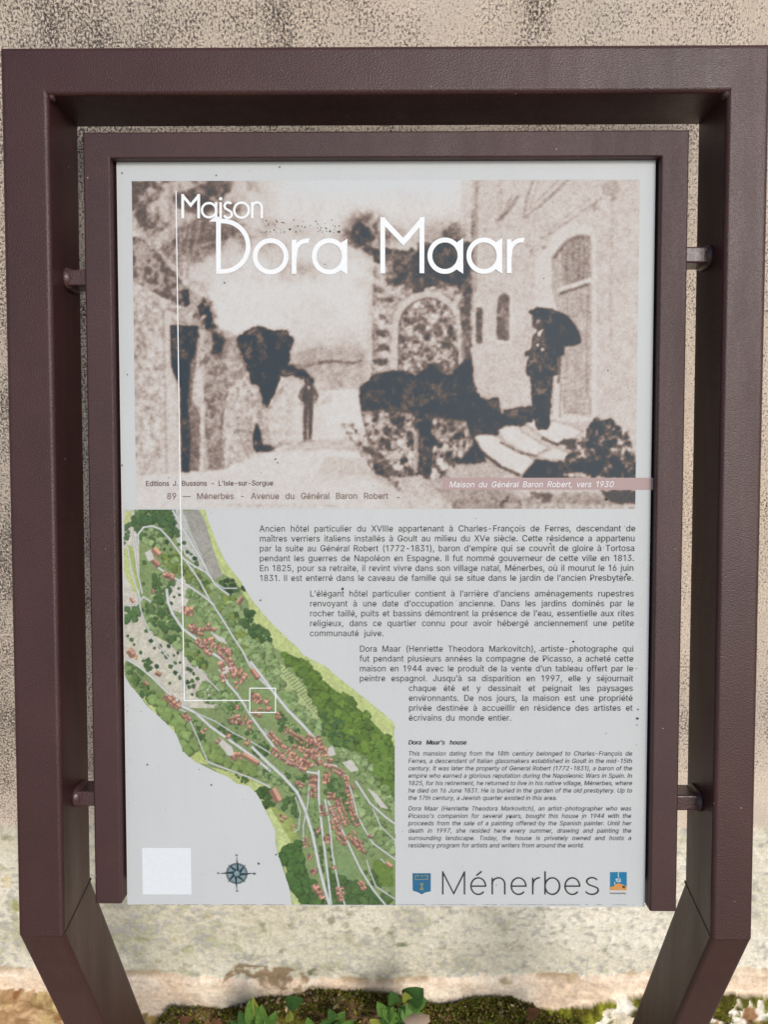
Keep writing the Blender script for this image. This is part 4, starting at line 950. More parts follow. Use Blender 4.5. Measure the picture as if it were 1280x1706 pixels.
house(V7([(150, 950)])[0], 14, 24, 1.1, 500); house(V7([(885, 1400)])[0], 6, 12, .6, 501); house(V7([(760, 1215)])[0], 6, 7, .6, 502); house(V7([(20, 170)])[0], 9, 16, .9, 503); house(V7([(20, 730)])[0], 6, 14, .6, 504)
row(V7([(0, 320), (60, 350), (120, 400)]), 7, 8, 32, 2); row(V7([(0, 290), (60, 330)]), 6, 7, 33); row(V7([(0, 420), (60, 430)]), 6, 6, 34, 2); row(V7([(150, 420), (190, 450)]), 6, 6, 35)
row(V5([(600, 1000), (680, 1070)]), 6, 7, 36, 1.2); row(V5([(640, 1010), (740, 1030), (780, 980)]), 6, 7, 37); row(V5([(660, 1120), (720, 1180), (790, 1240)]), 6, 7, 38, .6); row(V5([(720, 1120), (820, 1110)]), 6, 7, 39); row(V5([(780, 1150), (860, 1200), (960, 1220)]), 6, 7, 40, 1.5); row(V5([(880, 1180), (960, 1280), (1000, 1380)]), 6, 8, 41, 1.5); row(V5([(960, 1400), (1040, 1420), (1080, 1440)]), 6, 9, 42, 2); row(V5([(980, 1460), (1040, 1480)]), 6, 7, 43, 2); row(V5([(880, 1390), (900, 1450)]), 6, 8, 44); row(V5([(860, 1320), (890, 1310)]), 8, 10, 45)
house(V5([(345, 390)])[0], 11, 15, .8, 505); house(V5([(340, 480)])[0], 10, 14, .8, 506); row(V5([(390, 580), (490, 610)]), 6, 9, 46, 1.2); house(V5([(315, 715)])[0], 5, 8, 1.5, 507); row(V5([(560, 850), (650, 880)]), 7, 11, 47, 1.2); house(V5([(815, 1025)])[0], 7, 7, .3, 508); house(V5([(1030, 790)])[0], 7, 14, -1, 509); house(V5([(1150, 1390)])[0], 9, 18, 1, 510); house(V5([(145, 785)])[0], 6, 9, 1, 511); row(V5([(110, 1200), (180, 1260)]), 6, 10, 48, 1.5); house(V5([(360, 1390)])[0], 8, 9, .5, 512); house(V5([(260, 1470)])[0], 6, 8, .8, 513); row(V5([(410, 1560), (540, 1660)]), 6, 6, 49, .5); row(V6([(420, 10), (520, 90)]), 7, 7, 50, .4); row(V6([(555, 130), (600, 190)]), 6, 8, 51, .3)
row(V6([(910, 210), (1000, 200), (1090, 230)]), 6, 7, 52, 2); row(V6([(700, 250), (730, 280)]), 5, 6, 53); row(V6([(790, 350), (820, 380)]), 5, 6, 54); row(V6([(920, 480), (1000, 450)]), 6, 7, 55); house(V6([(1075, 495)])[0], 9, 30, .55, 514); row(V6([(1020, 370), (1060, 390)]), 6, 8, 56); row(V6([(890, 300), (910, 310)]), 5, 7, 57); row(V6([(950, 90), (980, 100)]), 5, 6, 58)
vm.a = vm.a * .85 + blur(vm.a, 1) * .15
vm.a *= (.955 + .05 * nrand(8).random((H, W, 1)) + .06 * (tex1 - .5))
vm.a = vm.a * .95 + .03
keepc = Canvas(vm.u0, vm.u1, vm.v0, vm.v1, vm.res, WP, 1); keepc.poly(rough(OUT[:2] + OUT[2:], .15, 8, 99), 1.0)
MAP = vm.mesh('village_plan', M_PRINT, panel, keep=(keepc.a[..., 0] > .4), gain=GAIN)

# ------------------------------------------------------------------ lettering (glyph outlines kept as numbers; cap height 127 units)
GLYPHS = {
 "'": (52, [[19,79,18,127,34,127,32,79]]),
 '(': (68, [[22,52,25,81,33,110,44,135,59,135,48,107,40,78,38,52,40,29,47,4,59,-24,44,-24,28,14]]),
 ')': (68, [[9,-24,21,4,28,29,30,52,28,78,21,107,9,135,24,135,35,110,43,81,46,52,40,13,24,-24]]),
 ',': (47, [[9,-30,17,18,34,18,21,-30]]),
 '-': (113, [[84,61,84,47,29,47,29,61]]),
 '.': (47, [[24,-1,16,2,12,10,16,18,24,22,32,18,35,10,32,2]]),
 '0': (113, [[57,-2,44,0,32,6,24,16,17,28,12,64,17,99,24,111,33,121,44,127,57,129,70,127,81,121,89,111,96,99,101,64,96,28,90,16,81,6,70,0],[57,12,73,18,83,36,86,64,83,91,73,109,57,115,41,109,31,91,27,64,31,36,41,18]]),
 '1': (90, [[62,127,62,0,46,0,46,106,45,106,15,86,15,103,45,127]]),
 '2': (113, [[16,0,16,12,59,57,71,71,78,82,80,93,77,105,68,112,56,115,43,112,35,103,32,90,16,90,22,111,36,124,56,129,76,124,90,111,95,93,93,79,84,65,67,45,38,15,38,14,97,14,97,0]]),
 '3': (113, [[54,-2,33,2,18,14,11,33,27,33,32,22,41,15,55,12,69,15,79,23,82,36,79,49,69,58,50,62,39,62,39,75,72,112,72,113,17,113,17,127,93,127,93,115,53,70,53,72,77,69,93,56,98,36,93,17,77,3]]),
 '4': (113, [[70,0,70,26,10,26,10,40,66,127,86,127,86,41,103,41,103,26,86,26,86,0],[27,41,70,41,70,106]]),
 '5': (113, [[55,-2,35,3,21,15,15,33,31,33,34,22,43,15,55,12,69,16,79,26,82,41,78,55,69,66,54,69,42,67,32,61,17,63,24,127,92,127,92,113,38,113,33,75,34,75,44,81,57,83,73,80,86,71,95,58,98,41,92,19,77,4]]),
 '6': (113, [[57,-2,36,4,21,19,16,40,20,60,34,85,63,127,80,127,38,65,36,65,41,72,49,77,59,79,79,74,92,60,97,39,92,18,78,4],[57,12,70,16,79,25,82,39,79,53,70,63,57,66,43,63,34,53,31,40,34,25,43,16]]),
 '7': (113, [[24,0,81,112,81,113,16,113,16,127,98,127,98,112,41,0]]),
 '8': (113, [[57,-2,34,3,19,15,13,34,16,49,25,60,38,66,38,67,30,71,23,77,18,95,23,112,36,124,57,129,77,124,90,112,95,95,90,77,75,67,75,66,88,60,97,49,100,34,95,15,79,3],[57,12,71,15,81,23,84,35,81,47,71,56,57,59,42,56,32,47,29,35,32,23,42,15],[57,72,69,75,77,83,80,94,77,105,69,112,57,115,44,112,36,105,33,94,36,83,44,75]]),
 '9': (113, [[57,129,78,124,92,109,97,87,93,67,79,42,50,0,33,0,75,62,77,62,72,55,64,50,54,49,34,54,21,67,16,88,21,109,36,124],[57,115,44,112,35,102,31,88,35,74,44,64,57,61,70,64,79,74,82,88,79,102,70,112]]),
 'A': (120, [[4,0,50,127,69,127,116,0,99,0,72,76,66,93,58,120,61,120,53,93,48,76,21,0],[27,36,27,50,92,50,92,36]]),
 'B': (114, [[15,0,15,127,60,127,82,123,95,110,100,93,97,80,89,71,79,67,79,66,91,61,101,51,104,34,100,17,86,4,62,0],[31,14,61,14,74,16,82,20,87,26,89,34,86,46,76,54,62,58,31,58],[31,71,59,71,72,74,81,82,84,93,78,107,71,111,60,113,31,113]]),
 'C': (128, [[67,-2,51,0,38,6,26,16,17,29,12,45,10,64,12,82,17,98,26,111,38,121,51,127,67,129,85,126,101,118,112,105,118,87,102,87,97,99,89,107,79,112,67,114,46,108,31,91,26,64,31,36,46,19,67,13,79,15,89,20,97,29,102,40,118,40,112,23,101,9,85,1]]),
 'D': (124, [[15,0,15,127,56,127,73,125,88,120,100,110,108,98,113,82,115,64,113,46,108,30,99,17,88,8,72,2,55,0],[31,14,54,14,68,16,79,20,88,28,95,37,100,64,95,90,88,100,80,107,69,111,55,113,31,113]]),
 'E': (105, [[15,0,15,127,93,127,93,113,31,113,31,71,89,71,89,57,31,57,31,14,94,14,94,0]]),
 'F': (103, [[15,0,15,127,92,127,92,113,31,113,31,70,87,70,87,55,31,55,31,0]]),
 'G': (130, [[67,-2,51,1,37,6,26,16,17,29,12,45,10,64,12,82,17,98,26,111,37,121,51,127,66,129,85,126,101,117,112,104,119,87,102,87,97,98,89,107,79,112,66,114,46,108,31,91,26,64,31,36,46,19,67,13,86,18,99,31,104,51,109,50,71,50,71,64,119,64,119,50,118,35,113,23,105,13,94,5,81,0]]),
 'H': (129, [[15,0,15,127,31,127,31,72,98,72,98,127,114,127,114,0,98,0,98,58,31,58,31,0]]),
 'I': (46, [[15,0,15,127,31,127,31,0]]),
 'J': (99, [[46,-2,31,1,19,8,11,20,8,36,8,43,24,43,24,36,26,26,30,19,37,14,46,12,55,14,62,19,66,26,68,36,68,127,84,127,84,36,81,20,74,8,61,1]]),
 'K': (117, [[26,36,26,54,35,65,44,76,53,86,91,127,112,127,58,69,57,69],[15,0,15,127,31,127,31,84,31,56,31,48,31,0],[93,0,47,65,57,77,112,0]]),
 'L': (98, [[15,0,15,127,31,127,31,14,90,14,90,0]]),
 'M': (157, [[15,0,15,127,38,127,69,47,72,40,75,31,78,21,80,12,77,12,79,21,82,30,86,40,88,47,119,127,142,127,142,0,126,0,126,73,126,82,126,92,127,103,127,114,128,114,124,102,120,91,117,80,114,73,85,0,72,0,43,73,40,80,36,90,32,102,28,114,30,114,30,104,30,93,30,82,30,73,30,0]]),
 'N': (131, [[15,0,15,127,34,127,86,46,91,38,97,27,103,14,101,13,100,27,100,39,100,49,100,127,116,127,116,0,97,0,51,73,44,83,37,95,27,113,30,113,31,96,31,82,31,73,31,0]]),
 'O': (133, [[67,-2,51,0,38,6,26,16,17,29,12,45,10,64,12,82,17,98,26,111,38,121,51,127,67,129,82,127,96,121,107,111,116,98,121,82,123,64,121,45,116,29,107,16,96,6,82,0],[67,13,87,19,102,36,108,64,102,91,87,108,67,114,46,108,31,91,26,64,31,36,46,19]]),
 'P': (111, [[15,0,15,127,59,127,83,122,97,107,102,87,97,66,83,52,59,46,27,46,27,61,58,61,74,64,83,73,86,87,83,100,74,110,58,113,31,113,31,0]]),
 'R': (112, [[15,0,15,127,59,127,83,122,98,108,102,88,98,68,83,55,76,52,107,0,88,0,60,49,31,49,31,0],[31,64,58,64,74,67,83,75,86,88,83,101,74,110,58,113,31,113]]),
 'S': (112, [[56,-2,32,2,16,15,10,34,26,34,31,22,42,15,56,12,71,15,82,23,86,35,83,45,74,51,61,56,46,60,22,72,15,82,13,93,19,112,34,124,57,129,79,124,94,112,100,94,84,94,81,103,76,109,56,115,42,112,32,105,29,94,33,83,42,77,53,73,66,70,78,66,90,59,99,49,102,35,97,16,81,3]]),
 'T': (112, [[8,113,8,127,104,127,104,113,64,113,64,0,48,0,48,113]]),
 'U': (129, [[65,-2,38,4,21,20,15,43,15,127,31,127,31,45,35,28,47,17,65,13,83,17,94,28,98,45,98,127,114,127,114,43,108,20,91,4]]),
 'V': (120, [[51,0,4,127,21,127,48,52,54,34,62,8,59,8,67,35,72,52,99,127,116,127,69,0]]),
 'W': (172, [[39,0,4,127,21,127,41,49,44,36,47,23,49,10,47,10,50,23,53,36,56,49,77,127,95,127,115,49,119,36,122,23,124,10,122,10,125,23,128,36,131,49,151,127,167,127,133,0,114,0,92,81,88,98,84,119,87,119,84,99,79,81,58,0]]),
 'X': (119, [[5,0,54,71,54,59,7,127,26,127,44,100,51,90,56,82,61,73,58,73,63,82,68,90,75,100,93,127,112,127,65,60,65,72,114,0,95,0,73,32,67,41,62,49,58,58,61,58,56,49,52,41,45,32,23,0]]),
 'Y': (118, [[51,0,51,52,4,127,23,127,48,86,56,73,62,58,56,58,63,73,70,86,95,127,114,127,67,52,67,0]]),
 'Z': (110, [[10,0,10,12,68,96,77,108,85,119,87,114,71,113,56,113,10,113,10,127,99,127,99,115,42,32,33,20,24,8,23,14,38,14,54,14,100,14,100,0]]),
 'a': (97, [[40,-2,24,1,12,11,8,27,11,40,19,48,31,53,45,55,58,57,66,59,69,64,67,74,60,80,49,83,37,81,29,75,25,68,10,73,20,87,33,94,48,96,60,95,71,90,81,80,84,63,84,0,69,0,69,13,68,13,63,6,54,0],[43,11,57,15,66,23,69,34,69,47,65,45,58,44,50,43,44,42,34,40,26,35,23,26,25,18,32,13]]),
 'b': (106, [[57,-2,43,1,34,8,30,15,28,15,28,0,13,0,13,127,28,127,28,80,30,80,34,86,43,93,57,96,78,90,92,73,98,47,92,21,78,4],[55,12,70,16,79,29,82,47,79,65,70,78,55,82,40,78,31,66,28,47,31,29,40,16]]),
 'c': (99, [[52,-2,40,0,29,4,14,21,9,47,14,73,29,90,40,94,52,96,65,94,76,89,85,80,90,69,76,65,73,72,67,78,61,81,52,82,36,78,27,65,24,47,27,29,36,16,52,12,61,13,68,17,73,22,76,29,91,26,85,14,77,5,65,0]]),
 'd': (106, [[49,-2,28,4,14,21,9,47,14,73,28,90,49,96,63,93,72,86,77,80,78,80,78,127,93,127,93,0,78,0,78,15,77,15,72,8,63,1],[51,12,66,16,75,29,78,47,75,66,66,78,51,82,36,78,27,65,24,47,27,29,36,16]]),
 'e': (101, [[53,-2,40,0,29,4,14,21,9,47,14,72,29,90,39,94,51,96,66,94,80,85,89,70,93,48,93,42,19,42,19,55,84,55,77,51,74,67,66,78,51,83,37,78,27,67,24,53,24,44,28,27,38,15,53,12,63,13,71,18,76,26,91,23,84,10,71,1]]),
 'f': (63, [[20,0,20,82,2,82,2,95,20,95,20,108,24,121,34,130,47,132,56,132,61,130,57,117,49,118,39,115,35,105,35,95,57,95,57,82,35,82,35,0]]),
 'g': (106, [[52,-38,33,-35,21,-28,13,-17,25,-10,30,-16,39,-22,52,-24,71,-19,76,-11,78,-1,78,17,77,17,72,10,63,4,49,1,28,7,14,23,9,48,14,73,28,90,49,96,63,93,72,86,77,80,78,80,78,95,93,95,93,-2,88,-22,73,-34],[51,15,66,19,75,30,78,48,75,66,66,78,51,82,36,78,27,66,24,48,27,31,36,19]]),
 'h': (103, [[28,57,28,0,13,0,13,127,28,127,28,72,26,72,31,83,38,91,57,96,74,92,85,80,89,60,89,0,74,0,74,59,72,69,68,76,61,81,52,82,40,79,32,71]]),
 'i': (42, [[13,0,13,95,28,95,28,0],[21,111,13,114,10,121,13,128,21,131,28,128,32,121,28,114]]),
 'j': (42, [[13,95,28,95,28,-8,25,-23,16,-32,1,-36,-2,-36,-2,-22,1,-22,10,-18,13,-7],[21,111,13,114,10,121,13,128,21,131,28,128,31,121,28,114]]),
 'k': (95, [[13,0,13,127,28,127,28,52,71,95,90,95,47,52,93,0,74,0,37,43,28,34,28,0]]),
 'l': (41, [[13,0,13,127,28,127,28,0]]),
 'm': (152, [[13,0,13,95,28,95,28,74,27,74,33,86,43,94,55,97,64,95,72,90,80,74,78,74,84,86,95,94,109,97,124,93,135,82,139,64,139,0,124,0,124,63,122,72,118,78,105,83,94,80,86,73,84,62,84,0,69,0,69,65,63,78,50,83,39,80,31,72,28,59,28,0]]),
 'n': (102, [[28,57,28,0,13,0,13,95,28,95,28,72,26,72,31,83,38,91,57,96,74,92,85,80,89,60,89,0,74,0,74,59,72,69,68,76,61,81,52,82,40,79,32,71]]),
 'o': (104, [[52,-2,40,0,29,4,14,21,9,47,14,73,29,90,40,94,52,96,64,94,75,90,90,73,95,47,90,21,75,4,64,0],[52,12,68,16,77,29,80,47,77,65,68,78,52,82,36,78,27,65,24,47,27,29,36,16]]),
 'p': (106, [[13,-36,13,95,28,95,28,80,30,80,34,86,43,93,57,96,78,90,92,73,98,47,92,21,78,4,57,-2,43,1,34,8,30,15,28,15,28,-36],[55,12,70,16,79,29,82,47,79,65,70,78,55,82,40,78,31,66,28,47,31,29,40,16]]),
 'q': (106, [[93,-36,78,-36,78,15,77,15,72,8,63,1,49,-2,28,4,14,21,9,47,14,73,28,90,49,96,63,93,72,86,77,80,78,80,78,95,93,95],[51,12,66,16,75,29,78,47,75,66,66,78,51,82,36,78,27,65,24,47,27,29,36,16]]),
 'r': (65, [[13,0,13,95,28,95,28,80,29,80,38,92,53,96,57,96,61,96,61,81,57,81,52,81,40,79,31,71,28,59,28,0]]),
 's': (91, [[45,-2,28,1,15,9,9,24,23,27,31,15,45,11,61,16,67,26,64,34,53,39,37,43,18,52,13,59,12,68,16,83,29,93,47,96,63,93,75,85,81,72,67,69,61,79,47,83,33,79,27,69,31,61,43,56,57,52,77,43,81,35,83,27,78,12,65,2]]),
 't': (57, [[16,118,31,118,31,95,51,95,51,82,31,82,31,24,34,15,43,12,50,13,53,0,48,-1,42,-1,31,1,23,5,18,13,16,23,16,82,2,82,2,95,16,95]]),
 'u': (103, [[46,-1,29,3,17,15,13,35,13,95,28,95,28,36,30,26,34,19,41,14,50,13,62,15,71,24,74,38,74,95,89,95,89,0,75,0,75,23,77,23,71,12,64,4]]),
 'v': (97, [[41,0,4,95,21,95,41,39,47,22,51,5,46,5,51,22,56,39,76,95,93,95,57,0]]),
 'w': (142, [[34,0,6,95,22,95,33,53,38,34,44,10,41,10,46,34,52,53,63,95,79,95,90,53,95,34,101,10,98,10,103,34,108,53,120,95,136,95,107,0,92,0,80,43,76,56,73,70,69,84,73,84,69,70,66,56,62,43,50,0]]),
 'x': (95, [[5,0,43,55,43,43,7,95,25,95,37,76,45,63,52,51,44,51,51,63,58,76,70,95,88,95,52,42,52,54,89,0,72,0,58,21,50,34,43,45,51,45,45,34,37,21,23,0]]),
 'y': (97, [[12,-35,15,-21,18,-22,26,-22,33,-18,38,-9,41,0,4,95,21,95,41,39,47,22,51,5,46,5,51,22,56,39,76,95,93,95,51,-15,44,-27,35,-34,23,-36,16,-36]]),
 'z': (95, [[10,0,10,11,64,80,64,81,12,81,12,95,83,95,83,83,31,15,31,14,85,14,85,0]]),
 'É': (105, [[15,0,15,127,93,127,93,113,31,113,31,71,89,71,89,57,31,57,31,14,94,14,94,0],[48,140,60,165,77,165,60,140]]),
 'à': (97, [[40,-2,24,1,12,11,8,27,11,40,19,48,31,53,45,55,58,57,66,59,69,64,67,74,60,80,49,83,37,81,29,75,25,68,10,73,20,87,33,94,48,96,60,95,71,90,81,80,84,63,84,0,69,0,69,13,68,13,63,6,54,0],[43,11,57,15,66,23,69,34,69,47,65,45,58,44,50,43,44,42,34,40,26,35,23,26,25,18,32,13],[41,107,25,132,42,132,54,107]]),
 'â': (97, [[40,-2,24,1,12,11,8,27,11,40,19,48,31,53,45,55,58,57,66,59,69,64,67,74,60,80,49,83,37,81,29,75,25,68,10,73,20,87,33,94,48,96,60,95,71,90,81,80,84,63,84,0,69,0,69,13,68,13,63,6,54,0],[43,11,57,15,66,23,69,34,69,47,65,45,58,44,50,43,44,42,34,40,26,35,23,26,25,18,32,13],[35,109,20,109,20,110,40,132,55,132,75,110,75,109,59,109,47,124]]),
 'ç': (99, [[52,-2,40,0,29,4,14,21,9,47,14,73,29,90,40,94,52,96,65,94,76,89,85,80,90,69,76,65,73,72,67,78,61,81,52,82,36,78,27,65,24,47,27,29,36,16,52,12,61,13,68,17,73,22,76,29,91,26,85,14,77,5,65,0],[42,-36,42,-27,52,-27,59,-25,61,-21,59,-17,52,-16,45,-16,48,4,56,4,56,0,56,-7,68,-11,72,-21,67,-32,52,-36]]),
 'è': (101, [[53,-2,40,0,29,4,14,21,9,47,14,72,29,90,39,94,51,96,66,94,80,85,89,70,93,48,93,42,19,42,19,55,84,55,77,51,74,67,66,78,51,83,37,78,27,67,24,53,24,44,28,27,38,15,53,12,63,13,71,18,76,26,91,23,84,10,71,1],[45,107,28,132,45,132,57,107]]),
 'é': (101, [[53,-2,40,0,29,4,14,21,9,47,14,72,29,90,39,94,51,96,66,94,80,85,89,70,93,48,93,42,19,42,19,55,84,55,77,51,74,67,66,78,51,83,37,78,27,67,24,53,24,44,28,27,38,15,53,12,63,13,71,18,76,26,91,23,84,10,71,1],[44,107,56,132,73,132,57,107]]),
 'ê': (101, [[53,-2,40,0,29,4,14,21,9,47,14,72,29,90,39,94,51,96,66,94,80,85,89,70,93,48,93,42,19,42,19,55,84,55,77,51,74,67,66,78,51,83,37,78,27,67,24,53,24,44,28,27,38,15,53,12,63,13,71,18,76,26,91,23,84,10,71,1],[39,109,24,109,24,110,44,132,58,132,78,110,78,109,63,109,51,124]]),
 'î': (42, [[13,0,13,95,28,95,28,0],[9,109,-6,109,-6,110,14,132,28,132,48,110,48,109,33,109,21,124]]),
 'ï': (42, [[13,0,13,95,28,95,28,0],[39,111,32,114,29,121,32,128,39,131,46,128,49,121,46,114],[3,111,-4,114,-7,121,-4,128,3,131,10,128,13,121,10,114]]),
 'ô': (104, [[52,-2,40,0,29,4,14,21,9,47,14,73,29,90,40,94,52,96,64,94,75,90,90,73,95,47,90,21,75,4,64,0],[52,12,68,16,77,29,80,47,77,65,68,78,52,82,36,78,27,65,24,47,27,29,36,16],[40,109,24,109,24,110,45,132,59,132,79,110,79,109,64,109,52,124]]),
 'ù': (103, [[46,-1,29,3,17,15,13,35,13,95,28,95,28,36,30,26,34,19,41,14,50,13,62,15,71,24,74,38,74,95,89,95,89,0,75,0,75,23,77,23,71,12,64,4],[45,107,29,132,46,132,58,107]]),
 'û': (103, [[46,-1,29,3,17,15,13,35,13,95,28,95,28,36,30,26,34,19,41,14,50,13,62,15,71,24,74,38,74,95,89,95,89,0,75,0,75,23,77,23,71,12,64,4],[39,109,24,109,24,110,44,132,58,132,79,110,79,109,63,109,51,124]]),
 '—': (175, [[175,61,175,47,0,47,0,61]]),
 '’': (44, [[13,80,20,127,38,127,25,80]]),
 ' ': (47, []),
}
_cache = {}
def glyph(ch):
    if ch not in _cache:
        adv, d = GLYPHS[ch]
        loops = [[Vector((v[i], v[i + 1], 0)) for i in range(0, len(v), 2)] for v in d]
        pts, tris = [], []
        if loops:
            cu = bpy.data.curves.new('outline', 'CURVE'); cu.dimensions = '2D'; cu.fill_mode = 'BOTH'
            for l in loops:
                sp_ = cu.splines.new('POLY'); sp_.points.add(len(l) - 1); sp_.use_cyclic_u = True
                for i, p in enumerate(l): sp_.points[i].co = (p.x, p.y, 0, 1)
            ob = bpy.data.objects.new('outline', cu); me = ob.to_mesh()
            pts = [(v.co.x, v.co.y) for v in me.vertices]; me.calc_loop_triangles()
            tris = [tuple(t_.vertices) for t_ in me.loop_triangles]
            ob.to_mesh_clear(); bpy.data.objects.remove(ob); bpy.data.curves.remove(cu)
        _cache[ch] = (adv, pts, tris)
    return _cache[ch]
def natural(s, sp=0): return sum(glyph(c)[0] + sp for c in s)

class Letters:
    def __init__(s, w): s.v, s.f, s.w = [], [], w
    def line(s, text, x0, y0, x1, y1, cap, justify=True, shear=0.0, wide=.95, dw=0.0, dx=0.0, track=0.0):
        """one line whose baseline runs from sign pixel (x0, y0) to (x1, y1); cap height in pixels"""
        a = np.array(Pp(x0, y0, s.w)); b = np.array(Pp(x1, y1, s.w)); d = b - a; Lw = np.hypot(*d); e = d / Lw; n = np.array([-e[1], e[0]])
        k = cap * (DIST - s.w) / F / 127.0
        words = text.split(' '); nat = sum(natural(w_, track) for w_ in words) * k * wide
        gaps = len(words) - 1; sp = GLYPHS[' '][0] * k * wide
        if justify and gaps:
            want = (Lw - nat) / gaps
            if want < sp * .75:            # squeeze the letters a little as well
                wide *= (Lw - sp * .75 * gaps) / nat; want = sp * .75
            sp = want
        elif justify: wide *= Lw / nat
        x = dx
        for w_ in words:
            for c in w_:
                adv, pts, tris = glyph(c); o = len(s.v)
                for (px, py) in pts:
                    q = a + e * (x + (px + shear * py) * k * wide) + n * (py * k)
                    s.v.append((q[0], q[1], s.w + dw))
                s.f.extend([(o + t[0], o + t[1], o + t[2]) for t in tris])
                x += (adv + track) * k * wide
            x += sp
        return s
    def stroke(s, pts, width):
        """ribbon through sign pixels"""
        q = [np.array(Pp(x, y, s.w)) for x, y in pts]; hw = width * (DIST - s.w) / F / 2; o = len(s.v); s.w += .00002
        for i, p in enumerate(q):
            d0 = q[i] - q[i - 1] if i else q[1] - q[0]; d1 = q[i + 1] - q[i] if i < len(q) - 1 else d0
            d0 = d0 / np.hypot(*d0); d1 = d1 / np.hypot(*d1)
            n = np.array([-(d0 + d1)[1], (d0 + d1)[0]]); n /= max(np.hypot(*n), 1e-9); c = max(.5, n.dot(np.array([-d0[1], d0[0]])))
            for sg in (1, -1):
                r_ = p + sg * n * hw / c; s.v.append((r_[0], r_[1], s.w))
        for i in range(len(q) - 1): s.f.append((o + 2 * i, o + 2 * i + 1, o + 2 * i + 3, o + 2 * i + 2))
        return s
    def fill(s, pts):
        s.w += .00002; o = len(s.v); q = [Vector((*Pp(x, y, s.w), s.w)) for x, y in pts]
        s.v.extend([tuple(p) for p in q]); s.f.extend([tuple(o + i for i in t) for t in tessellate_polygon([q])]); return s
    def make(s, name, mat, parent=None):
        o = mesh_obj(name, s.v, s.f, mat, parent or panel)
        import bmesh
        bm = bmesh.new(); bm.from_mesh(o.data)
        for f in bm.faces:
            if f.normal.z < 0: f.normal_flip()
        bm.to_mesh(o.data); bm.free(); return o
def arc(cx, cy, rx, ry, a0, a1, n=28):
    return [(cx + rx * math.cos(R(a0 + (a1 - a0) * i / n)), cy + ry * math.sin(R(a0 + (a1 - a0) * i / n))) for i in range(n + 1)]
WT = WP + .0006

# title, drawn in strokes like the round geometric letters of the print
t = Letters(WT)
def S1(L): return Z1(L)
k = 1 / 2.783
t.stroke(S1([(456, 290), (456, 546)]), 22 * k); t.stroke(S1([(440, 293)] + arc(475, 418, 119, 117, -92, 92, 36) + [(456, 535)]), 21 * k); t.fill(S1([(412, 304), (440, 280), (470, 282), (446, 304)]))
t.stroke(S1(arc(698, 465, 72, 73, 0, 360, 48)), 22 * k)
t.stroke(S1([(807, 388), (807, 546)]), 22 * k); t.stroke(S1([(810, 470)] + arc(866, 446, 54, 53, 180, 272, 16)), 20 * k); t.fill(S1([(862, 382), (880, 382), (872, 404), (862, 404)]))
def big_a(cx, cy, stem, Zf):
    t.stroke(Zf(arc(cx, cy, 70, 73, 0, 360, 48)), 22 * k); t.stroke(Zf([(stem, cy - 70), (stem, cy + 72)]), 21 * k)
    t.fill(Zf([(stem - 34, cy - 52), (stem + 11, cy - 82), (stem + 11, cy - 40), (stem - 10, cy - 30)])); t.fill(Zf([(stem - 34, cy + 54), (stem + 11, cy + 84), (stem + 11, cy + 40), (stem - 10, cy + 32)]))
big_a(970, 465, 1043, Z1)
t.stroke(Z2([(-6, 284), (-6, 543)]), 22 * k); t.stroke(Z2([(176, 284), (176, 543)]), 22 * k); t.stroke(Z2([(-10, 292), (90, 398), (182, 292)]), 24 * k); t.fill(Z2([(-17, 278), (8, 304), (-17, 320)])); t.fill(Z2([(187, 278), (187, 320), (164, 304)]))
big_a(283, 462, 357, Z2); big_a(464, 462, 538, Z2)
t.stroke(Z2([(581, 386), (581, 543)]), 22 * k); t.stroke(Z2([(584, 468)] + arc(640, 443, 54, 53, 180, 272, 16)), 20 * k); t.fill(Z2([(636, 379), (654, 379), (646, 401), (636, 401)]))
t.make('title_lettering', M_WHITE); t = Letters(WT + .0003)
# smaller word above it
w1 = 11 * k
t.stroke(S1([(290, 176), (290, 289)]), 13 * k); t.stroke(S1([(364, 176), (364, 289)]), 13 * k); t.stroke(S1([(287, 180), (327, 228), (367, 180)]), 13 * k)
t.stroke(S1(arc(412, 251, 33, 33, 0, 360, 36)), w1); t.stroke(S1([(445, 214), (445, 289)]), 12 * k)
t.stroke(S1([(466, 214), (466, 289)]), 12 * k); t.fill(S1(arc(466, 198, 8, 8, 0, 340, 12)))
t.stroke(S1(arc(501, 232, 17, 17, -35, -180, 12) + [(488, 243), (512, 257)] + arc(500, 270, 18, 17, -30, 165, 14)), w1)
t.stroke(S1(arc(563, 251, 34, 35, 0, 360, 36)), w1)
t.stroke(S1([(613, 214), (613, 289)]), 12 * k); t.stroke(S1([(613, 250)] + arc(635, 240, 22, 25, 180, 360, 20) + [(657, 289)]), w1)
t.make('title_lettering', M_WHITE)
# thin pointer line from the title down to the house on the plan
p = Letters(WP + .0004)
p.stroke([(293, 318), (294.5, 430), (297.5, 640), (300.5, 850), (304, 1010), (307, 1167), (416, 1167)], 1.7)
p.stroke([(416, 1146.5), (459, 1146.5), (459, 1187), (416, 1187), (416, 1146)], 1.6)
p.make('pointer_line', M_WHITE)

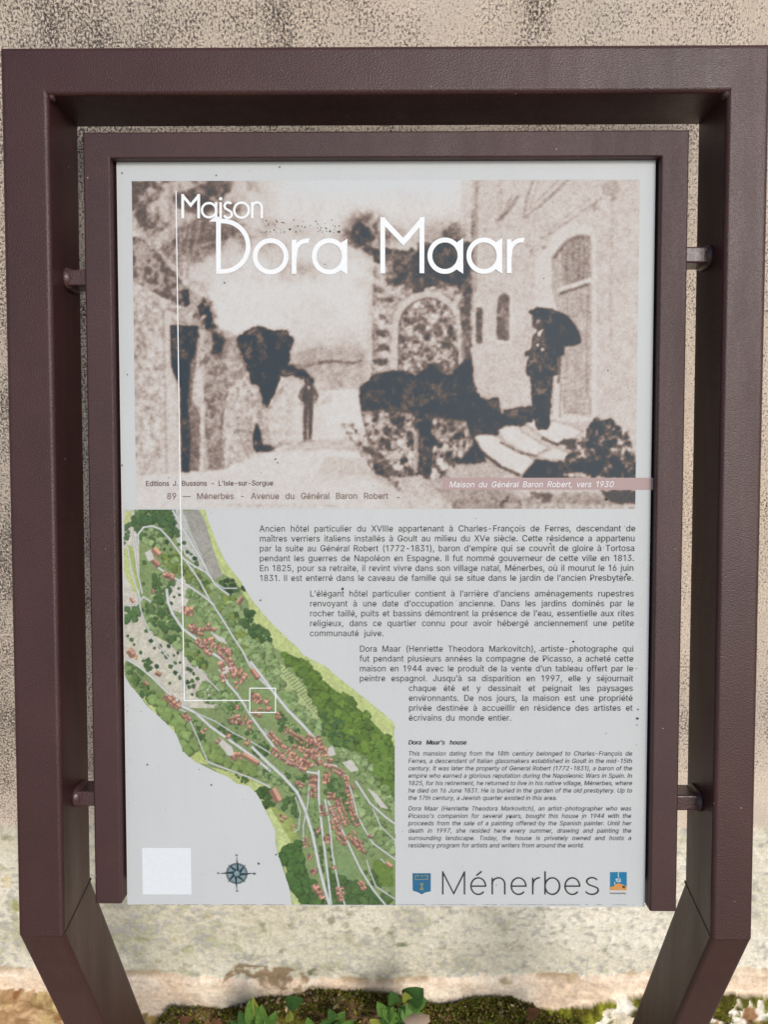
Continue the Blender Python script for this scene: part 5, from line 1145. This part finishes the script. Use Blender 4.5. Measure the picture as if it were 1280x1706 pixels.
# caption band and caption
cb = Letters(WP + .0004)
q_ = [Pp(x, y, WP) for x, y in ((738, 796), (1089, 796), (1088, 816), (738, 816))]
band = Canvas(q_[0][0], q_[1][0], q_[2][1], q_[0][1], .001, WP + .0004, 3)
fadeb = np.linspace(0, 1, band.W)[None, :, None]
band.a[:] = np.array((178, 154, 152)) / 255 * np.ones((band.H, band.W, 1))
band.mesh('caption_band', M_PRINT, panel, gain=GAIN)
Letters(WP + .0008).line("Maison du Général Baron Robert, vers 1930", 748, 812, 1023, 811.5, 9.6, shear=.21).make('caption_lettering', M_WHITE)
x = Letters(WP + .0005)
x.line("Editions J. Bussons - L'Isle-sur-Sorgue", 242, 809.5, 455, 808.5, 8.2); x.line("Editions J. Bussons - L'Isle-sur-Sorgue", 242.6, 809.5, 455.6, 808.5, 8.2, dw=.00004)
x.line("Editions J. Bussons - L'Isle-sur-Sorgue", 242.3, 809.9, 455.3, 808.9, 8.2, dw=.00008); x.make('card_imprint', M_SEPIA)
x = Letters(WP + .0005); x.line("89 — Ménerbes - Avenue du Général Baron Robert", 277, 831.5, 647, 831, 10.2); x.line("89 — Ménerbes - Avenue du Général Baron Robert", 277.6, 831.5, 647.6, 831, 10.2, dw=.00004); x.line("89 — Ménerbes - Avenue du Général Baron Robert", 277.3, 831.9, 647.3, 831.4, 10.2, dw=.00008); x.make('card_caption', M_SEPIA2)

# French text
T1 = ["Ancien hôtel particulier du XVIIIe appartenant à Charles-François de Ferres, descendant de", "maîtres verriers italiens installés à Goult au milieu du XVe siècle. Cette résidence a appartenu", "par la suite au Général Robert (1772-1831), baron d’empire qui se couvrit de gloire à Tortosa", "pendant les guerres de Napoléon en Espagne. Il fut nommé gouverneur de cette ville en 1813.", "En 1825, pour sa retraite, il revint vivre dans son village natal, Ménerbes, où il mourut le 16 juin", "1831. Il est enterré dans le caveau de famille qui se situe dans le jardin de l’ancien Presbytère."]
x = Letters(WT)
for i, s_ in enumerate(T1): x.line(s_, 432, 885.8 + 16.45 * i, 1060 - .7 * i, 885.3 + 16.45 * i, 10.4)
x.make('french_paragraph', M_INK)
T2 = ["L’élégant hôtel particulier contient à l’arrière d’anciens aménagements rupestres", "renvoyant à une date d’occupation ancienne. Dans les jardins dominés par le", "rocher taillé, puits et bassins démontrent la présence de l’eau, essentielle aux rites", "religieux, dans ce quartier connu pour avoir hébergé anciennement une petite"]
x = Letters(WT)
for i, s_ in enumerate(T2): x.line(s_, 516, 994 + 16.45 * i, 1057.5, 993.8 + 16.45 * i, 10.4)
x.line("communauté juive.", 516, 1060, 640, 1060, 10.4); x.make('french_paragraph', M_INK)
T3 = [("Dora Maar (Henriette Theodora Markovitch), artiste-photographe qui", 599), ("fut pendant plusieurs années la compagne de Picasso, a acheté cette", 599), ("maison en 1944 avec le produit de la vente d’un tableau offert par le", 599), ("peintre espagnol. Jusqu’à sa disparition en 1997, elle y séjournait", 599), ("chaque été et y dessinait et peignait les paysages", 681), ("environnants. De nos jours, la maison est une propriété", 681), ("privée destinée à accueillir en résidence des artistes et", 681)]
x = Letters(WT)
for i, (s_, x0) in enumerate(T3): x.line(s_, x0, 1085.8 + 16.42 * i, 1057 - .3 * i, 1085.8 + 16.42 * i, 10.3)
x.line("écrivains du monde entier.", 681, 1200.8, 853, 1200.8, 10.3); x.make('french_paragraph', M_INK)
# English text
x = Letters(WT)
for j in range(3): x.line("Dora Maar's house", 680 + .35 * j, 1240.5, 777 + .35 * j, 1240.5, 7.6, shear=.2, dw=.00003 * j)
x.make('english_heading', M_INKB)
E1 = ["This mansion dating from the 18th century belonged to Charles-François de", "Ferres, a descendant of Italian glassmakers established in Goult in the mid-15th", "century. It was later the property of General Robert (1772-1831), a baron of the", "empire who earned a glorious reputation during the Napoleonic Wars in Spain. In", "1825, for his retirement, he returned to live in his native village, Ménerbes, where", "he died on 16 June 1831. He is buried in the garden of the old presbytery. Up to"]
x = Letters(WT)
for i, s_ in enumerate(E1): x.line(s_, 680, 1259 + 12.32 * i, 1054, 1259 + 12.32 * i, 7.6, shear=.2)
x.line("the 17th century, a Jewish quarter existed in this area.", 680, 1332.9, 929, 1332.9, 7.6, shear=.2); x.make('english_paragraph', M_INK)
E2 = ["Dora Maar (Henriette Theodora Markovitch), an artist-photographer who was", "Picasso's companion for several years, bought this house in 1944 with the", "proceeds from the sale of a painting offered by the Spanish painter. Until her", "death in 1997, she resided here every summer, drawing and painting the", "surrounding landscape. Today, the house is privately owned and hosts a"]
x = Letters(WT)
for i, s_ in enumerate(E2): x.line(s_, 680, 1350.6 + 12.3 * i, 1052.5, 1350.6 + 12.3 * i, 7.6, shear=.2)
x.line("residency program for artists and writers from around the world.", 680, 1412, 974, 1412, 7.6, shear=.2); x.make('english_paragraph', M_INK)

# village name in thin strokes
def V8(L): return [(670 + a / 3.122, 1430 + b / 3.122) for a, b in L]
x = Letters(WT); kw = 7.2 / 3.122
x.stroke(V8([(213, 68), (213, 188)]), kw); x.stroke(V8([(326, 68), (326, 188)]), kw); x.stroke(V8([(212, 70), (270, 184), (327, 70)]), kw)
def le(cx):
    x.stroke(V8([(cx - 38, 145), (cx + 38, 145)] + arc(cx, 145, 38, 43, -4, -318, 40)), kw)
le(398); x.stroke(V8([(388, 90), (416, 68)]), kw); le(608); le(888)
x.stroke(V8([(471, 102), (471, 188)]), kw); x.stroke(V8([(471, 140)] + arc(503, 134, 33, 32, 180, 360, 24) + [(536, 188)]), kw)
x.stroke(V8([(682, 102), (682, 188)]), kw); x.stroke(V8([(682, 146)] + arc(716, 136, 33, 34, 180, 275, 16)), kw)
x.stroke(V8([(746, 68), (746, 188)]), kw); x.stroke(V8(arc(784, 145, 38, 43, 0, 360, 40)), kw)
x.stroke(V8(arc(991, 122, 28, 21, -25, -190, 14) + [(975, 138), (1008, 150)] + arc(990, 166, 33, 22, -30, 160, 16)), kw)
x.make('village_name', M_INKB)

# town arms on a blue shield, and the blue and ochre square emblem
def ink(name, c): return plain(name, tuple(np.clip(srgb(*c) * .9, 0, 1)), .55, .3)
M_BLUE = ink('blue ink', (38, 104, 142)); M_BLUE2 = ink('sky blue ink', (22, 118, 160)); M_OCHRE = ink('ochre ink', (206, 148, 82)); M_GOLD = ink('dull gold ink', (128, 134, 108)); M_PALEI = ink('pale ink', (190, 206, 208))
x = Letters(WP + .0003); x.fill(V8([(55, 78), (150, 78), (150, 172), (120, 178), (103, 188), (86, 178), (56, 168)])); sh = x.make('shield_emblem', M_BLUE)
x = Letters(WP + .0006)
x.stroke(V8([(66, 90), (92, 90)]), 2); x.stroke(V8([(66, 96), (72, 104)]), 1.8); x.stroke(V8([(98, 90), (112, 92)]), 2); x.stroke(V8([(118, 88), (138, 92)]), 2.2); x.stroke(V8([(66, 110), (138, 108)]), 1.8); x.stroke(V8([(134, 92), (134, 112)]), 1.6)
x.fill(V8([(93, 128), (113, 128), (113, 136), (108, 138), (108, 152), (113, 156), (113, 166), (93, 166), (93, 156), (98, 152), (98, 138), (93, 136)])); x.make('shield_charges', M_GOLD)
x = Letters(WP + .0003); x.fill(V8([(1084, 72), (1171, 72), (1171, 148), (1084, 148)])); x.make('square_emblem', M_BLUE2)
x = Letters(WP + .0006); x.fill(V8([(1084, 148), (1100, 146), (1112, 134), (1130, 130), (1150, 136), (1171, 146), (1171, 166), (1084, 166)])); x.make('emblem_hill', M_OCHRE)
x = Letters(WP + .0009)
for L in ([(1127, 72), (1126, 94), (1130, 100)], [(1116, 104), (1118, 122)], [(1112, 112), (1126, 106), (1124, 122)], [(1131, 104), (1138, 112), (1130, 122)], [(1108, 122), (1108, 136)], [(1122, 122), (1140, 120)]): x.stroke(V8(L), 1.5)
x.make('emblem_figure', M_PALEI)
x = Letters(WP + .0004)
for i in range(9): x.stroke(V8([(1085 + i * 9.6, 178), (1085 + i * 9.6, 186)]), 1.0); x.stroke(V8([(1085 + i * 9.6, 182 + (i % 3) * 2), (1091 + i * 9.6, 182 + (i % 3) * 2)]), .9)
x.make('emblem_caption', M_SEPIA)
# wind rose
M_TEAL = ink('dark teal ink', (48, 66, 74)); M_TEALP = ink('grey teal ink', (134, 158, 164))
def V9(L): return [(340 + a / 11.636, 1400 + b / 11.636) for a, b in L]
cx, cy = 634, 645
x = Letters(WP + .0003)
x.fill(V9(arc(cx, cy, 180, 180, 0, 352, 40))); x.make('rose_disc', M_TEALP)
x = Letters(WP + .0006)
for r_ in (205, 188): x.stroke(V9(arc(cx, cy, r_, r_ * .97, 0, 360, 48)), .8)
for i in range(32): 
    a = R(i * 11.25); x.stroke(V9([(cx + 150 * math.cos(a), cy + 150 * math.sin(a)), (cx + 205 * math.cos(a), cy + 200 * math.sin(a))]), .55)
def ray(a, L, wd):
    a = R(a); e = (math.cos(a), math.sin(a)); n = (-e[1], e[0])
    x.fill(V9([(cx + e[0] * L, cy + e[1] * L), (cx + e[0] * 62 + n[0] * wd, cy + e[1] * 62 + n[1] * wd), (cx + e[0] * 40, cy + e[1] * 40)]))
    x.stroke(V9([(cx + e[0] * 55, cy + e[1] * 55), (cx + e[0] * L, cy + e[1] * L)]), 1.0)
for a in (-90, 0, 90, 180): ray(a, 310, 46)
for a in (-45, 45, 135, 225): ray(a, 235, 50)
for (a, b) in ((630, 295), (275, 640), (982, 650), (640, 985)):
    x.stroke(V9([(a - 18, b + 16), (a - 14, b - 16), (a + 14, b + 14), (a + 18, b - 16)]), .9)
x.make('wind_rose', M_TEAL)
# blank white sticker in the lower left corner
x = [Pp(*c, WP) for c in ((236, 1412), (318, 1413), (318, 1490), (238, 1490))]
stk = slab('paper_sticker', (x[0][0] + x[3][0]) / 2, x[1][0], x[2][1], x[0][1], WP + .0001, WP + .0004, plain('sticker vinyl', (.68, .71, .74), .4, .4), .0008); stk.parent = panel
# specks of grime on the sheet
gx = nrand(12); d = Letters(WP + .0010)
spots = [(571, 981, 2.2), (434, 1000, 1.5), (918, 906, 1.4), (1045, 957, 1.8), (956, 1069, 1.6), (719, 1237, 2.0), (245, 1274, 1.4), (352, 1308, 1.3), (431, 1439, 1.6), (423, 1456, 1.5), (460, 1724 - 300, 1.3), (740, 1458, 1.5), (1063, 1197, 1.8), (1064, 1182, 1.2), (1062, 1208, 1.0), (459, 765, 1.4), (463, 771, 1.2), (466, 278, 1.3), (360, 292, 1.2), (203, 288, 1.2), (203, 775, 1.2), (212, 624, 1.1), (851, 1362, 1.7), (706, 1165, 1.3), (565, 386, 2.0), (374, 471, 1.3), (550, 385, 1.4), (483, 382, 1.6), (493, 386, 1.2), (1011, 832, 2.2), (1014, 617, 1.0), (664, 829, 1.2), (541, 440, 1.0), (448, 1282, 1.0), (1040, 1478, 2.2)]
for i in range(46): spots.append((433 + 140 * gx.random(), 366 + 22 * gx.random(), .5 + .6 * gx.random()))
for i in range(170):
    spots.append((215 + 850 * gx.random(), 280 + 1215 * gx.random(), .28 + .5 * gx.random() ** 2))
for i in range(30): spots.append((203 + 14 * gx.random(), 600 + 900 * gx.random(), .3 + .4 * gx.random()))
for (a, b, r_) in spots:
    L = []
    for i in range(7):
        rr_ = r_ * (.75 + .5 * gx.random()); L.append((a + rr_ * 1.1 * math.cos(i * .9), b + rr_ * math.sin(i * .9)))
    d.fill(L); d.w = WP + .0010
d.make('grime_specks', M_DIRT)['kind'] = 'stuff'
# thin broken line of painted shade along the lower edge of the sheet
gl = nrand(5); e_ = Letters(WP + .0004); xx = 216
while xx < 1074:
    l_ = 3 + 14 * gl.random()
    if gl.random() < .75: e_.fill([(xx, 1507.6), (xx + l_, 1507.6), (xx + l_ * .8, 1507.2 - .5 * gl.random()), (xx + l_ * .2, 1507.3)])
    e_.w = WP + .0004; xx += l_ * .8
e_.make('edge_shade_line', plain('brown edge shade', (.20, .16, .13), .8, .2))

# ------------------------------------------------------------------ small plants, pebble and dead leaves at the wall foot
def leaf_mat(name, c):
    mt, nt, b = new_mat(name); n = noise(nt, 120, 3); col = srgb(*c) * .85
    r = ramp(nt, n.outputs[0], [(.3, [v * .75 for v in col]), (.7, [min(1, v * 1.2) for v in col])]); nt.links.new(r.outputs[0], b.inputs['Base Color'])
    b.inputs['Roughness'].default_value = .6; b.inputs['Specular IOR Level'].default_value = .3
    b.inputs['Transmission Weight'].default_value = 0; b.inputs['Subsurface Weight'].default_value = .15; b.inputs['Subsurface Radius'].default_value = (.002, .004, .001)
    return mt
L_GREEN = leaf_mat('fresh green leaf', (96, 132, 58)); L_DARK = leaf_mat('dark green leaf', (62, 98, 44)); L_YEL = leaf_mat('yellowing leaf', (140, 148, 62)); L_STEM = leaf_mat('reddish stem', (92, 58, 48)); L_DEAD = leaf_mat('dead brown leaf', (120, 80, 52)); 
def leaf(name, base, tip, width, mat, parent, origin, curl=.25, nrm=(0, -.75, .65)):
    b = np.array(base) - origin; e = np.array(tip) - origin; ax = e - b; L = np.linalg.norm(ax); ax /= L
    s = np.cross(ax, nrm); s /= np.linalg.norm(s); n = np.cross(s, ax); vs, fs = [], []
    for i in range(8):
        t = i / 7; w_ = width * .72 * (math.sin(math.pi * min(1, t * .97 + .03) ** .75) ** .62)
        c = b + ax * L * t + n * (curl * L * (t - t * t))
        for j in (-1, -.5, 0, .5, 1): vs.append(c + s * w_ * j + n * (abs(j) * w_ * .35 - .0004 * (j == 0)))
    for i in range(7):
        for j in range(4): fs.append((i * 5 + j, i * 5 + j + 1, (i + 1) * 5 + j + 1, (i + 1) * 5 + j))
    return mesh_obj(name, vs, fs, mat, parent, True)
def stem(base, tip, r, parent, origin):
    b = np.array(base) - origin; e = np.array(tip) - origin; mid = (b + e) / 2 + np.array([.004, -.006, .003]); rings = []
    for p, k in ((b, 1), (mid, .8), (e, .5)): rings.append([(p[0] + r * k * math.cos(a), p[1] + r * k * math.sin(a), p[2]) for a in np.linspace(0, 2 * math.pi, 7)[:-1]])
    o = loft('stem', rings, L_STEM); o.parent = parent
def at(px, py, Y):
    x_, z_ = Wp(px, py, Y); return np.array([x_, Y, z_])
def weed(name, label, root_px, Y, leaves, group='small weeds at the wall foot'):
    o = at(*root_px, Y); r = empty(name, tuple(o)); tag(r, label, 'weed', group)
    g_ = nrand(root_px[0]); xs_ = [l[0] for l in leaves]; ys_ = [l[1] for l in leaves]
    if len(leaves) > 3:
        for _ in range(2 * len(leaves)):
            x0_ = min(xs_) + g_.random() * (max(xs_) - min(xs_)); y0_ = min(ys_) + 14 + g_.random() * (max(ys_) - min(ys_))
            leaves.append((x0_, y0_, x0_ + g_.normal(0, 13), y0_ - 6 - 14 * g_.random(), 7 + 7 * g_.random(), [L_DARK, L_GREEN, L_DARK, L_GREEN][int(g_.integers(0, 4))]))
    for (bx_, by_, tx_, ty_, w_, m_) in leaves:
        bp = at(bx_, by_, Y - .01); tp = at(tx_, ty_, Y - .02)
        leaf('leaf', bp, tp, w_ * .00108, m_, r, o); stem(o, bp, .0011, r, o)
weed('weed', 'bright green weed with upright yellow-tipped leaves, left of the sprout with one leaf', (432, 1735), .195, [(428, 1706, 416, 1664, 20, L_GREEN), (440, 1712, 436, 1672, 17, L_GREEN), (418, 1712, 398, 1684, 18, L_DARK), (444, 1716, 462, 1684, 15, L_GREEN), (436, 1700, 420, 1658, 9, L_YEL), (410, 1725, 384, 1700, 18, L_DARK), (450, 1724, 476, 1706, 16, L_GREEN), (430, 1730, 430, 1700, 17, L_GREEN)])
weed('sprout', 'tiny sprout holding up one broad green leaf beside the yellow-tipped weed', (478, 1700), .205, [(478, 1672, 506, 1664, 16, L_DARK), (478, 1690, 490, 1698, 12, L_YEL)])
weed('weed', 'weed with dark heart-shaped leaves on red stems near the middle of the wall foot', (664, 1735), .195, [(680, 1664, 706, 1646, 26, L_DARK), (682, 1668, 712, 1666, 22, L_GREEN), (676, 1672, 694, 1700, 24, L_GREEN), (660, 1672, 652, 1650, 16, L_DARK), (680, 1666, 674, 1652, 12, L_YEL), (644, 1690, 628, 1668, 14, L_GREEN), (650, 1708, 636, 1690, 14, L_DARK), (664, 1712, 652, 1696, 18, L_GREEN), (640, 1712, 616, 1698, 15, L_YEL)])
weed('seedling', 'low seedling with small dull leaves between the two larger weeds', (560, 1725), .19, [(560, 1700, 548, 1680, 13, L_DARK), (560, 1702, 576, 1684, 13, L_GREEN), (556, 1710, 536, 1700, 14, L_DARK), (566, 1712, 590, 1704, 12, L_DARK), (520, 1712, 512, 1694, 12, L_GREEN)])
# litter of grit, bark and leaf scraps on the bank
rg = nrand(23); lv, lq, lc = [], [], []
TINT = [srgb(150, 118, 84), srgb(96, 68, 46), srgb(186, 164, 132), srgb(120, 82, 52), srgb(64, 50, 36), srgb(146, 140, 112), srgb(88, 104, 50)]
for k in range(5200):
    i = int(rg.random() ** 1.5 * (bh - 1)); j = int(np.clip(bw / 2 + (rg.random() - .5) * bw * 1.5 / 4.8, 0, bw - 1))
    p = np.array([bx[j] + rg.normal(0, .003), BY[i, j] - .003, BZ[i, j] + .003]); r_ = .0015 + .0045 * rg.random() ** 2
    a = rg.normal(0, 1, 3); a /= np.linalg.norm(a); b_ = np.cross(a, (rg.normal(0, .5), -.6, .8)); b_ /= np.linalg.norm(b_) + 1e-9
    o_ = len(lv); lv += [p - a * r_, p - b_ * r_ * .5, p + a * r_, p + b_ * r_ * .55]; lq.append((o_, o_ + 1, o_ + 2, o_ + 3))
    c = TINT[int(rg.integers(0, 7))] * (.6 + .7 * rg.random()); lc += [c, c, c * .9, c]
lit = grid_mesh('leaf_litter', np.array(lv), np.array(lq), np.array(lc), tint_mat('dry scraps', .9, .15)[0], None)
tag(lit, 'scraps of bark, grit and dry leaf strewn over the mossy earth', 'leaf litter', kind='stuff')
# pebble
pe = blob_mesh('pebble', (0, 0, 0), .02, plain('pinkish stone', (.36, .27, .20), .9, .2), 9, (1.3, .7, .35)); pe.location = tuple(at(694, 1699, .17)); tag(pe, 'smooth pinkish pebble lying under the dark-leaved weed', 'pebble')
# dead leaves lying on the bank
for i, (px, py, tx_, ty_, w_, lb) in enumerate([(300, 1702, 322, 1696, 10, 'curled brown dead leaf on the earth at the far left of the bank'), (352, 1703, 372, 1707, 9, 'flat brown dead leaf lying just left of the yellow-tipped weed'), (880, 1690, 902, 1684, 13, 'small rust brown dead leaf caught in the moss right of the weeds')]):
    o = at(px, py, .20); lf = leaf('dead_leaf', o, at(tx_, ty_, .19), w_ * .00108, L_DEAD, None, o, .5, (0, -.6, .8)); lf.location = tuple(o)
    tag(lf, lb, 'dead leaf', 'dead leaves on the bank')
